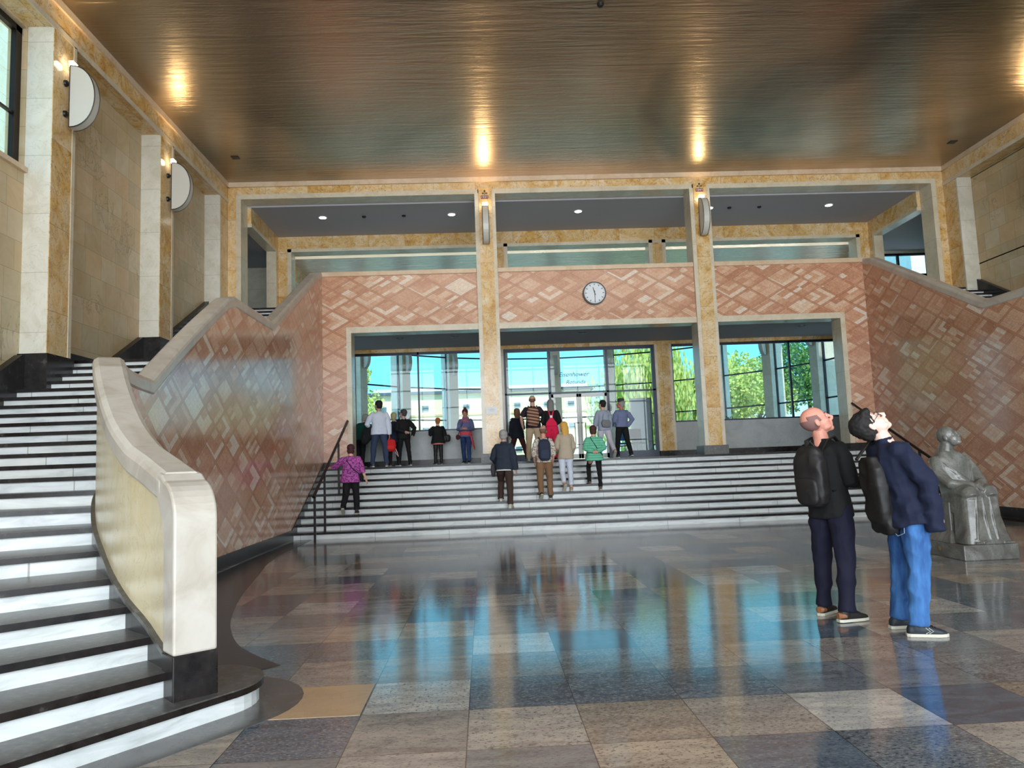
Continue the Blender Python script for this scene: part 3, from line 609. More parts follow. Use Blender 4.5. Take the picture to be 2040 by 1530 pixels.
# dark inlaid floor border beside the left parapet, its curved edge, and the odd tan slab
arc = [(-3.78, 16.8), (-3.74, 15.8), (-3.72, 14.0), (-3.60, 12.7), (-3.42, 11.7), (-3.14, 10.1), (-2.87, 8.84), (-2.6, 7.86), (-2.28, 7.05), (-2.0, 6.6), (-1.65, 6.17), (-1.9, 5.95), (-2.05, 5.75)]
def smoothp(pts, n=5):
    out = []
    for i in range(len(pts)-1):
        p0, p1, p2, p3 = [Vector(pts[max(0, min(len(pts)-1, i+k))]) for k in (-1, 0, 1, 2)]
        for j in range(n):
            t = j/n; out.append(tuple(0.5*((2*p1)+(p2-p0)*t+(2*p0-5*p1+4*p2-p3)*t*t+(-p0+3*p1-3*p2+p3)*t**3)))
    return out+[pts[-1]]
inner = [(interp(TB, y)+0.2, y) for y in (5.7, 6.2, 6.8, 7.5, 8.5, 9.5, 11, 12.5, 14, 16.8)]
sa = smoothp(arc[:11])
for s in (-1, 1):
    mx = (lambda x: x) if s < 0 else (lambda x: 6.4-x)
    stru('trim_23' if s < 0 else 'trim_24', MB().prism([(mx(a), b) for a, b in sa + arc[11:] + inner], 0.0, 0.003), plain('dark_red_inlay', (0.014, 0.008, 0.007), 0.22))
ring = [(-1.95+math.cos(a)*0.62, 5.30+math.sin(a)*0.62) for a in [math.radians(t) for t in range(-150, 100, 10)]]
stru('trim_25', MB().prism([(-0.823-0.665, 4.873)] + [p for p in [(-0.823, 4.873), (-0.823, 5.535), (-0.823-0.665, 5.535)]], 0, 0.002), mk_cream('tan_slab', (0.50, 0.34, 0.20), (0.44, 0.30, 0.18), 0.2, pz=0))
cc = Vector((-1.93, 5.24)); dd = Vector((math.cos(math.radians(53)), math.sin(math.radians(53)))); oo = Vector((dd.y, -dd.x))
tp = [cc + Vector((math.cos(a), math.sin(a)))*0.66 for a in [math.radians(-37+i*10) for i in range(0, 15)]]
fa_ = tp[0]-dd*4.6
stru('trim_26', MB().prism([(fa_.x, fa_.y)] + [(q.x, q.y) for q in tp] + [(-2.2, 5.5), ((fa_-oo*0.5).x, (fa_-oo*0.5).y)], 0.0, 0.0035), mk_cream('grey_brown_inlay', (0.115, 0.11, 0.11), (0.08, 0.07, 0.062), 0.2, pz=0))
# handrails of the central stairs
def handrail(mx, label):
    r = thing('handrail', label, 'handrail', (mx(-3.55), Y0, 0), 'stair handrails'); x = mx(-3.55)
    s = DZ/TR
    zr = lambda y: 0.96+(y-15.9)*s
    part('rail', MB().tube([(x, 15.85, zr(15.85)), (x, 20.1, zr(20.1))], 0.036, 8, flat=0.8), IRON, r)
    for y, z0 in ((15.95, 0.0), (16.95, 0.15), (18.6, 0.84), (20.0, 1.5)):
        part('post', B(x-0.022, x+0.022, y-0.022, y+0.022, z0, zr(y)), IRON, r)
handrail(lambda x: x, 'dark metal handrail with posts at the left edge of the central stairs')
handrail(lambda x: 6.4-x, 'dark metal handrail behind the man with raised face at the right stair edge')
# ================================================================== LAMPS, CLOCK, SIGNS
GLOW = emis('lamp_glow', (1.0, 0.93, 0.80), 6.0); DISC = emis('downlight_glow', (1.0, 0.93, 0.78), 9.0)
LAMPBODY = plain('lamp_body', (0.60, 0.58, 0.52), 0.3); EDGE = plain('black_edge', (0.01, 0.01, 0.01), 0.4)
def wall_lamp(loc, rz, label):
    r = thing('wall_lamp', label, 'lamp', loc, 'half-moon lamps of the hall'); r.rotation_euler = (0, 0, rz)
    hh, pr_, th = 0.52, 0.40, 0.082
    N = 20; arc_ = [(-0.12-pr_*math.sin(math.pi*i/N)**0.9 if 0 < i < N else -0.12, hh*math.cos(math.pi*i/N)) for i in range(N+1)]
    MB().rings([[(x, y, z) for y, z in arc_] for x in (-th, th)]).build('lamp_shade', LAMPBODY, r)
    m = MB()
    for x in (-th, th):
        m.tube([(x, y, z) for y, z in arc_], 0.008, 6)
        m.tube([(x, -0.12, hh), (x, -0.12, -hh)], 0.008, 6)
    m.build('rim', EDGE, r)
    B(-th+0.01, th-0.01, -0.16, -0.09, hh, hh+0.09).build('lamp_cap', GLOW, r)
    for z in (0.26, -0.26): MB().tube([(0, -0.12, z), (0, -0.05, z), (0, -0.04, z), (0, 0.0, z)], [0.02, 0.02, 0.05, 0.055], 10).build('bracket', EDGE, r)
    l = bpy.data.lights.new('lamp_light', 'SPOT'); l.energy = 20; l.color = (1.0, 0.70, 0.34); l.shadow_soft_size = 0.07; l.spot_size = 2.5; l.spot_blend = 0.5
    o = bpy.data.objects.new('lamp_light', l); COL.objects.link(o); o.parent = r; o.location = (0, -0.20, hh+0.16); o.rotation_euler = (math.radians(-142), 0, 0)
wall_lamp((0.25, YB-0.075, 7.86), 0, 'half-moon wall lamp seen edge-on, high on the left-hand tall column')
wall_lamp((6.15, YB-0.075, 7.93), 0, 'half-moon wall lamp high on the right-hand column by the clock')
for y, lb in ((12, 'nearer and larger of the two half-moon lamps on the left wall'), (16, 'farther of the two half-moon lamps on the left wall'), (8, 'half-moon lamp on the left wall nearest the entrance')):
    wall_lamp((XL+0.012, y, 7.68), R90, lb)
for y, lb in ((16, 'half-moon lamp at the right edge of the picture on the right wall'), (12, 'half-moon lamp on the right wall above the statue')):
    wall_lamp((XR-0.012, y, 7.68), -R90, lb)
# clock at half past eleven
r = thing('wall_clock', 'round black-rimmed wall clock with a plain white face, on the pink mural', 'clock', (3.12, YB-0.02, 5.94))
def disc(m, R_, y0, y1, n=48): m.rings([[(R_*math.cos(2*math.pi*k/n), y, R_*math.sin(2*math.pi*k/n)) for k in range(n)] for y in (y0, y1)]); return m
disc(MB(), 0.315, 0.04, -0.05).build('clock_rim', EDGE, r); disc(MB(), 0.28, 0.0, -0.054).build('clock_face', plain('clock_white', (0.78, 0.82, 0.86), 0.4), r)
m = MB()
for i in range(60):
    a = 2*math.pi*i/60; L_, W_ = (0.05, 0.009) if i % 5 == 0 else (0.018, 0.003)
    M_ = Matrix.Rotation(a, 3, 'Y'); m.obox(M_ @ Vector((0, -0.056, 0.262-L_/2)), (W_, 0.002, L_/2), M_)
m.build('minute_marks', EDGE, r)
def hand(nm, a, w0, w1, L_, y):
    M_ = Matrix.Rotation(a, 3, 'Y'); pts = [(-w0, 0, -0.06), (w0, 0, -0.06), (w1, 0, L_), (-w1, 0, L_)]
    MB().rings([[M_ @ Vector((p[0], y+d, p[2])) for p in pts] for d in (0, -0.004)]).build(nm, EDGE, r)
hand('hour_hand', math.radians(-15), 0.013, 0.008, 0.16, -0.062); hand('minute_hand', math.radians(180), 0.010, 0.006, 0.24, -0.068)
def text(nm, body, size, mat, parent, loc, shear=0.0, ext=0.002):
    c = bpy.data.curves.new(nm, 'FONT'); c.body = body; c.size = size; c.align_x = 'CENTER'; c.align_y = 'CENTER'; c.extrude = ext; c.shear = shear
    c.materials.append(mat); tmp = bpy.data.objects.new(nm, c); COL.objects.link(tmp); me = bpy.data.meshes.new_from_object(tmp.evaluated_get(bpy.context.evaluated_depsgraph_get())); bpy.data.objects.remove(tmp); me.name = nm
    o = bpy.data.objects.new(nm, me); COL.objects.link(o); o.parent = parent; o.location = loc; o.rotation_euler = (R90, 0, 0); return o
WTX = plain('sign_white', (0.85, 0.85, 0.85), 0.5); RED = plain('sign_red', (0.16, 0.02, 0.03), 0.5)
for cx, z, tx, lb in ((0.25, 8.67, '153/1', 'small dark red number plate 153/1 with leaf ornament, left column top'), (6.15, 8.73, '154/1', 'small dark red number plate 154/1 with leaf ornament, right column top')):
    r = thing('number_plate', lb, 'sign', (cx, YB-0.076, z))
    B(-0.1, 0.1, -0.01, 0, -0.045, 0.045).build('plate', RED, r); text('lettering', tx, 0.085, WTX, r, (0, -0.012, 0))
    m = MB().ell((0, -0.006, 0.17), (0.025, 0.006, 0.03), 10).ell((-0.045, -0.006, 0.11), (0.03, 0.006, 0.018), 10).ell((0.045, -0.006, 0.11), (0.03, 0.006, 0.018), 10).tube([(0, -0.006, 0.15), (0, -0.006, 0.06)], 0.006, 6)
    m.build('leaf_ornament', EDGE, r)
r = thing('paper_notice', 'white paper notice taped on the left tall column', 'notice', (0.24, YB-0.077, 2.87))
B(-0.15, 0.15, -0.004, 0, -0.1, 0.1).build('sheet', WTX, r)
m = MB()
for z, w_ in ((0.04, 0.04), (0.01, 0.08), (-0.02, 0.06)): m.box(-w_, w_, -0.005, -0.004, z, z+0.008)
m.build('faint_lines', plain('pale_grey', (0.5, 0.5, 0.52), 0.6), r)
r = thing('glass_lettering', 'thin grey lettering on the glass above the double door', 'sign', (3.0, YG+0.09, 4.1))
LET = plain('etched_lettering', (0.07, 0.065, 0.04), 0.5)
text('lettering', 'Eisenhower', 0.2, LET, r, (-0.13, 0, 0.04), 0.35, 0.001); text('lettering', 'Rotunda', 0.18, LET, r, (-0.08, 0, -0.20), 0.35, 0.001)
r = thing('paper_notice', 'white printed sheet on the glass left of the man in a hat', 'notice', (4.12, YG+0.04, 2.72))
B(-0.1, 0.1, -0.003, 0, -0.14, 0.14).build('sheet', WTX, r)
m = MB()
for i in range(5): m.box(-0.07, 0.07-0.02*(i % 2), -0.004, -0.003, 0.08-0.04*i, 0.09-0.04*i)
m.build('faint_lines', plain('blue_grey', (0.25, 0.3, 0.4), 0.6), r)
def downlight(loc, on, label, group):
    r = thing('downlight', label, 'lamp', loc, group)
    MB().lathe([(0.085, 0.0), (0.125, 0.0), (0.125, -0.012), (0.095, -0.015), (0.085, -0.004)], n=24).build('trim_ring', WPL if on else STEEL, r)
    MB().lathe([(0.0001, -0.010), (0.098, -0.010), (0.098, -0.019), (0.0001, -0.019)], n=24).build('glowing_disc' if on else 'reflector', DISC if on else EDGE, r)
    if on:
        l = bpy.data.lights.new('downlight_beam', 'SPOT'); l.energy = 45; l.spot_size = 2.0; l.spot_blend = 0.6; l.color = (1, 0.88, 0.7); l.shadow_soft_size = 0.08
        o = bpy.data.objects.new('downlight_beam', l); COL.objects.link(o); o.parent = r; o.location = (0, 0, -0.02)
for x, lb in ((-4.44, 'leftmost glowing downlight in the gallery ceiling'), (-0.71, 'glowing downlight just left of the left column top'), (3.0, 'glowing gallery downlight above the clock, between the columns'), (6.9, 'gallery downlight close to the right column'), (10.5, 'rightmost glowing downlight in the gallery ceiling')):
    downlight((x, 21.4, 8.75), True, lb, 'glowing gallery downlights')
for x, lb in ((-2.27, 'unlit downlight under the gallery, left of the left bay middle'), (-0.71, 'unlit downlight under the gallery next to the left column'), (2.92, 'unlit downlight under the gallery before the glass doors'), (9.3, 'unlit downlight under the gallery in the right bay')):
    downlight((x, 21.2, 5.1), False, lb, 'unlit downlights below the gallery')
def detector(loc, label):
    r = thing('smoke_detector', label, 'detector', loc, 'smoke detectors')
    MB().lathe([(0.0001, 0.0), (0.06, 0.0), (0.06, -0.02), (0.04, -0.045), (0.0001, -0.05)], n=20).build('housing', EDGE, r)
for x, lb in ((-3.25, 'small dark detector beside the leftmost gallery downlight'), (-2.1, 'small dark detector in the gallery ceiling left of the left column'), (8.4, 'small dark detector in the gallery ceiling, right bay'), (7.5, 'small dark detector in the gallery ceiling near the right column')): detector((x, 21.4, 8.75), lb)
detector((2.25, 12.1, ZC), 'tiny dark detector in the middle of the golden ceiling')
for x, y, lb in ((-5.9, 18.2, 'small black square vent in the far left corner of the golden ceiling'), (12.3, 18.2, 'small black square vent in the far right corner of the golden ceiling')):
    r = thing('ceiling_vent', lb, 'vent', (x, y, ZC)); B(-0.09, 0.09, -0.09, 0.09, -0.012, 0).build('grille', EDGE, r)

# ================================================================== OUTSIDE
def mk_grass():
    t = NT('grass_ground', rough=0.9); n = t.noise(t.pos(), 0.8, 5)
    t.col(t.ramp(n, [(0.35, (0.30, 0.32, 0.22)), (0.65, (0.44, 0.43, 0.34))])); return t.m
g = B(-90, 110, 36.7, 160, 1.0, 1.3).build('lawn', mk_grass()); g['kind'] = 'structure'; g.name = 'floor_7'
def mk_fac():
    t = NT('cream_facade', rough=0.8); n = t.noise(t.pos(), 0.5, 4)
    t.col(t.ramp(n, [(0.3, (0.95, 0.76, 0.48)), (0.7, (1.0, 0.84, 0.60))])); return t.m
r = thing('distant_building', 'long low cream building with dark eaves beyond the rotunda windows', 'building', (-1, 110, 1.3))
FAC = mk_fac()
part('facade', B(-16, 16, 110, 122, 1.3, 11.6), FAC, r); part('string_course', B(-16, 16, 109.8, 110, 8.4, 8.65), plain('sandstone', (0.75, 0.5, 0.28), 0.8), r)
part('eaves', B(-16.5, 16.5, 109.2, 122, 11.6, 12.0), plain('slate', (0.10, 0.13, 0.16), 0.6), r)
part('attic', B(-16, 16, 111.5, 121, 12.0, 12.7), plain('attic_white', (0.95, 0.93, 0.88), 0.8), r)
GW = plain('dark_window_glass', (0.12, 0.18, 0.20), 0.2)
for i, x in enumerate((-14.4, -8.3, -2.35, 3.0, 5.1, 9.5, 13.0)):
    for z in (9.6, 6.4, 3.2):
        f = part('window', B(x-0.55, x+0.55, 109.85, 110, z-0.45, z+0.45), plain('window_frame_white', (0.8, 0.8, 0.78), 0.5), r)
        B(x-0.45+1, x+0.45+1, -0.22, -0.15, z-0.35-1.3, z+0.35-1.3).build('glass', GW, f)
def mk_leaf(name, a, b):
    t = NT(name, rough=0.8); n = t.noise(t.pos(), 1.5, 3); c = t.ramp(n, [(0.35, a), (0.65, b)]); t.col(c); return t.m
WIL = mk_leaf('willow_leaves', (0.50, 0.56, 0.10), (0.78, 0.80, 0.28)); DKL = mk_leaf('dark_leaves', (0.10, 0.24, 0.05), (0.26, 0.42, 0.10)); BARK = plain('bark', (0.12, 0.09, 0.06), 0.9)
def tree(x, y, h, w_, mat, label, willow=False, n=2600, base=1.3):
    rnd = random.Random(int(x*13+y)); r = thing('tree', label, 'tree', (x, y, base))
    pts = [(0, 0, 0), (0.1, 0, h*0.25), (-0.1, 0.1, h*0.6)]; mb = MB().tube(pts, [0.28, 0.2, 0.08], 8)
    for k in range(7):
        a = k*0.9; mb.tube([(0, 0, h*0.3+k*0.04*h), (math.cos(a)*w_*0.35, math.sin(a)*w_*0.35, h*0.55+k*0.03*h)], [0.08, 0.02], 6)
    mb.build('trunk', BARK, r)
    m = MB(); V_, F_ = m.v, m.f
    n = int(n*1.9); lobes = [(Vector((rnd.uniform(-.45, .45)*w_, rnd.uniform(-.45, .45)*w_, h*rnd.uniform(0.45, 0.85))), w_*rnd.uniform(0.28, 0.42)) for _ in range(12)]
    for _ in range(n):
        c, R_ = rnd.choice(lobes); d = Vector((rnd.gauss(0, 1), rnd.gauss(0, 1), rnd.gauss(0, 1))).normalized(); p = c+d*R_*(rnd.random()**0.3)
        if willow: p.z -= abs(rnd.gauss(0, 0.28))*h*0.9; p.z = max(0.2, p.z)
        s1 = rnd.uniform(0.10, 0.2)*(0.5 if willow else 0.75); s2 = s1*(3.2 if willow else 1.0)
        a = Vector((rnd.gauss(0, 1), rnd.gauss(0, 1), 0 if willow else rnd.gauss(0, 1))).normalized()*s1
        b = Vector((rnd.gauss(0, .1), rnd.gauss(0, .1), -1)).normalized()*s2 if willow else a.cross(Vector((rnd.gauss(0, 1), rnd.gauss(0, 1), rnd.gauss(0, 1)))).normalized()*s2
        k = len(V_); V_ += [tuple(p-a), tuple(p-b), tuple(p+a), tuple(p+b)]; F_.append((k, k+1, k+2, k+3))
    me = bpy.data.meshes.new('foliage'); me.from_pydata([tuple(v) for v in V_], [], F_); me.materials.append(mat)
    o = bpy.data.objects.new('foliage', me); COL.objects.link(o); o.parent = r; o['kind'] = 'stuff'
tree(11.6, 55, 9.3, 5.2, WIL, 'tall pale weeping willow seen through the right door-bay pane', True, 4200)
tree(16.0, 58, 8.6, 4.4, WIL, 'weeping willow seen through the narrow pane left of the right column', True, 3600)
tree(18.3, 55, 7.4, 3.6, WIL, 'rounded yellow-green tree right of the right column', False, 2600)
tree(21.6, 58, 8.2, 4.2, WIL, 'yellow-green tree in the second pane right of the right column', False, 2800)
tree(26.5, 60, 10.5, 6.0, DKL, 'large green tree far right behind the partition glass', False, 3600)
tree(-9.6, 52, 8.5, 3.6, WIL, 'yellow-green tree at the far left rotunda window', False, 2600)
tree(-14.5, 60, 9.5, 5.0, DKL, 'darker tree beyond the left end of the glazing', False, 2800)
tree(14.0, 74, 8.8, 5.0, DKL, 'darker green tree between the two willows', False, 2400)
# planters behind the right-hand glass
def palm(x, y, label):
    rnd = random.Random(int(x*10)); r = thing('potted_plant', label, 'plant', (x, y, 1.5), 'potted plants behind the glass')
    MB().lathe([(0.0001, 0), (0.16, 0), (0.2, 0.35), (0.17, 0.35), (0.0001, 0.32)], n=16).build('pot', plain('plant_pot', (0.06, 0.06, 0.06), 0.5), r)
    m = MB()
    for k in range(46):
        a = rnd.uniform(0, 6.28); L_ = rnd.uniform(0.35, 0.65); e = rnd.uniform(0.5, 1.35); z0 = rnd.uniform(0.3, 1.0)
        d = Vector((math.cos(a)*math.cos(e), math.sin(a)*math.cos(e), math.sin(e))); p0 = Vector((rnd.uniform(-.08, .08), rnd.uniform(-.08, .08), z0)); s1 = Vector((-math.sin(a), math.cos(a), 0))*0.025
        p1 = p0+d*L_*0.6; p2 = p0+d*L_+Vector((0, 0, -L_*0.35))
        k0 = len(m.v); m.v += [tuple(p0-s1*.3), tuple(p0+s1*.3), tuple(p1+s1), tuple(p1-s1), tuple(p2)]; m.f += [(k0, k0+1, k0+2, k0+3), (k0+3, k0+2, k0+4)]
    me = bpy.data.meshes.new('leaves'); me.from_pydata(m.v, [], m.f); me.materials.append(plain('palm_leaf', (0.03, 0.09, 0.02), 0.5)); o = bpy.data.objects.new('leaves', me); COL.objects.link(o); o.parent = r
    MB().tube([(0, 0, 0.3), (0.02, 0, 0.7), (0, 0.02, 1.05)], 0.02, 6).build('stem', BARK, r)
palm(8.35, 25.6, 'bushy palm behind the glass just right of the right column'); palm(9.55, 25.8, 'bushy palm behind the glass left of the bald man'); palm(-3.6, 25.0, 'leafy plant behind the glass at the far left, by the man in white')
# stacked office chairs behind the glass
def chair(x, y, rz, c, label):
    r = thing('office_chair', label, 'chair', (x, y, 1.5), 'chairs behind the door glass'); r.rotation_euler = (0, 0, rz)
    MB().box(-0.22, 0.22, -0.22, 0.22, 0.42, 0.48).build('seat', c, r, bevel=0.02); MB().box(-0.21, 0.21, 0.19, 0.23, 0.55, 0.9).build('backrest', c, r, bevel=0.015)
    for a in (-1, 1):
        for b in (-1, 1): MB().tube([(a*0.2, b*0.2, 0.42), (a*0.23, b*0.24, 0.0)], 0.012, 6).build('leg', STEEL, r)
    MB().tube([(-0.18, 0.21, 0.44), (-0.18, 0.22, 0.6)], 0.012, 6).tube([(0.18, 0.21, 0.44), (0.18, 0.22, 0.6)], 0.012, 6).build('back_frame', STEEL, r)
chair(4.72, 24.6, 0.5, plain('blue_fabric', (0.02, 0.12, 0.30), 0.7), 'blue chair behind the glass by the legs of the man in a hat'); chair(4.95, 24.2, 2.6, plain('black_fabric', (0.01, 0.01, 0.012), 0.7), 'black chair behind the glass beside the grey-blue partition')
# ================================================================== FIGURES
def superring(c, rx, ry, ax, ay, n=20, p=2.4):
    out = []
    for k in range(n):
        t = 2*math.pi*k/n; cs, sn = math.cos(t), math.sin(t)
        out.append(c + ax*(math.copysign(abs(cs)**(2/p), cs)*rx) + ay*(math.copysign(abs(sn)**(2/p), sn)*ry))
    return out
def rbox(m, c, h, M=None, p=5.0, n=20, q=8):
    M = M or Matrix.Identity(3); c = Vector(c); rs = []
    for i in range(1, q):
        ph = math.pi*i/q; s_ = math.sin(ph)**(2/p); z = -math.copysign(abs(math.cos(ph))**(2/p), math.cos(ph))
        rs.append([Vector(v) for v in superring(c + M @ Vector((0, 0, z*h[2])), h[0]*s_, h[1]*s_, M @ Vector((1, 0, 0)), M @ Vector((0, 1, 0)), n, p)])
    m.rings(rs); return m
def fuse(mb, name, mat, parent, vox=0.01, smooth=3, amp=0.0, fs=9.0, stretch=(1, 1, 1)):
    me = bpy.data.meshes.new(name); me.from_pydata([tuple(p) for p in mb.v], [], mb.f)
    bm = bmesh.new(); bm.from_mesh(me); bmesh.ops.triangulate(bm, faces=bm.faces); bm.to_mesh(me); bm.free()
    ob = bpy.data.objects.new(name, me); COL.objects.link(ob)
    r = ob.modifiers.new('r', 'REMESH'); r.mode = 'VOXEL'; r.voxel_size = vox
    if smooth: s = ob.modifiers.new('s', 'SMOOTH'); s.iterations = smooth; s.factor = 0.5
    dg = bpy.context.evaluated_depsgraph_get(); dg.update()
    nm = bpy.data.meshes.new_from_object(ob.evaluated_get(dg)); ob.modifiers.clear(); ob.data = nm; bpy.data.meshes.remove(me)
    nm.name = name; nm.materials.clear(); nm.materials.append(mat)
    if amp:
        S3 = Vector(stretch)*fs; no = [v.normal.copy() for v in nm.vertices]
        off = Vector((random.random()*50, random.random()*50, 0))
        for v, n_ in zip(nm.vertices, no):
            q = Vector((v.co.x*S3.x, v.co.y*S3.y, v.co.z*S3.z))+off
            f = 1-abs(noise.noise(q))*2.2 + 0.5*noise.noise(q*2.1)
            v.co += n_*(f-0.6)*amp
    nm.polygons.foreach_set('use_smooth', [True]*len(nm.polygons)); nm.update()
    ob.parent = parent
    return ob
def wrap(base, kind, c2=(1, 1, 1), sc=40):
    t = NT('cloth_'+kind, base, 0.85); tc_ = t.n('TexCoord').outputs['Object']; q = t.xyz(tc_)
    if kind == 'speckle': t.col(t.mix(t.mt('GREATER_THAN', t.noise(tc_, sc, 2), 0.52), base, c2))
    elif kind == 'quilt':
        l = t.mt('LESS_THAN', t.mt('FRACT', t.mt('MULTIPLY', q[2], 15.0)), 0.13); t.col(t.mix(l, base, c2))
        t.bump(t.mt('ABSOLUTE', t.mt('SINE', t.mt('MULTIPLY', q[2], 47.0))), 0.6, 0.012)
    elif kind == 'check': t.col(t.mix(t.mt('MAXIMUM', t.mt('LESS_THAN', t.mt('FRACT', t.mt('MULTIPLY', q[0], sc)), 0.25), t.mt('LESS_THAN', t.mt('FRACT', t.mt('MULTIPLY', q[2], sc)), 0.25)), base, c2))
    elif kind == 'denim':
        n_ = t.noise(t.map(tc_, (1, 1, .22)), 9.0, 5, .6); t.col(t.ramp(n_, [(0.32, base), (0.7, c2)]))
    elif kind == 'stripe': t.col(t.mix(t.mt('GREATER_THAN', t.mt('SINE', t.mt('MULTIPLY', t.mt('ADD', q[2], t.mt('MULTIPLY', q[0], 0.2)), sc)), 0.1), base, c2))
    return t.m
def cloth(c, rough=0.85): return plain('cloth_%.2f_%.2f_%.2f' % c, c, rough)
def skinmat(c=(0.72, 0.42, 0.30)):
    k = 'skin_%.2f_%.2f' % c[:2]
    if k not in PLAIN:
        t = NT(k, c, 0.45); n_ = t.noise(t.n('TexCoord').outputs['Object'], 14.0, 3)
        t.col(t.mix(t.mt('MULTIPLY', n_, 0.35), c, (c[0]*0.85, c[1]*0.62, c[2]*0.55))); t.b.inputs['Subsurface Weight'].default_value = 0.06; PLAIN[k] = t.m
    return PLAIN[k]
SOLE = plain('pale_sole', (0.62, 0.58, 0.48), 0.6)
def V3s(k, a, b, c): return (a*k, b*k, c*k)
def buzz(hd, HM, hs, mat, root):
    m = MB(); N_, M_ = 120, 80; idx = {}
    for i in range(M_+1):
        ph = math.pi*i/M_
        for k in range(N_):
            t = 2*math.pi*k/N_; idx[i, k] = (.0785*math.sin(ph)*math.cos(t), .0965*math.sin(ph)*math.sin(t)-.012, -.0905*math.cos(ph)+.030)
    ok = lambda q: q[1] < .030-.35*max(0, q[2]-.01) and -.055 < q[2] < .052-.25*q[1]-(.03 if q[1] < -.06 else 0) and not (q[1] > .0 and q[2] < -.005)
    used = {}
    def vi(i, k):
        k %= N_
        if (i, k) not in used: used[i, k] = len(m.v); m.v.append(tuple(hd(idx[i, k])))
        return used[i, k]
    for i in range(M_):
        for k in range(N_):
            qs = [idx[i, k], idx[i, (k+1) % N_], idx[i+1, (k+1) % N_], idx[i+1, k]]
            if all(ok(q) for q in qs): m.f.append((vi(i, k), vi(i, k+1), vi(i+1, k+1), vi(i+1, k)))
    o = m.build('hair', mat, root, smooth=True); sd = o.modifiers.new('thick', 'SOLIDIFY'); sd.thickness = .004; sd.offset = 0
def U(v): return Vector(v).normalized()
STAND = dict(aR=((.13, 0, -1), (.06, .18, -1)), aL=((.13, 0, -1), (.06, .18, -1)), lR=(2, 2, 0), lL=(2, 2, 0), lean=(0, 0), head=(0, 0))
BACK = ((.30, -.30, -.9), (-.85, -.42, -.30)); FRONT = ((.22, .12, -1), (-.55, .85, .05)); PHONE = ((.15, .25, -1), (-.3, .8, .75))
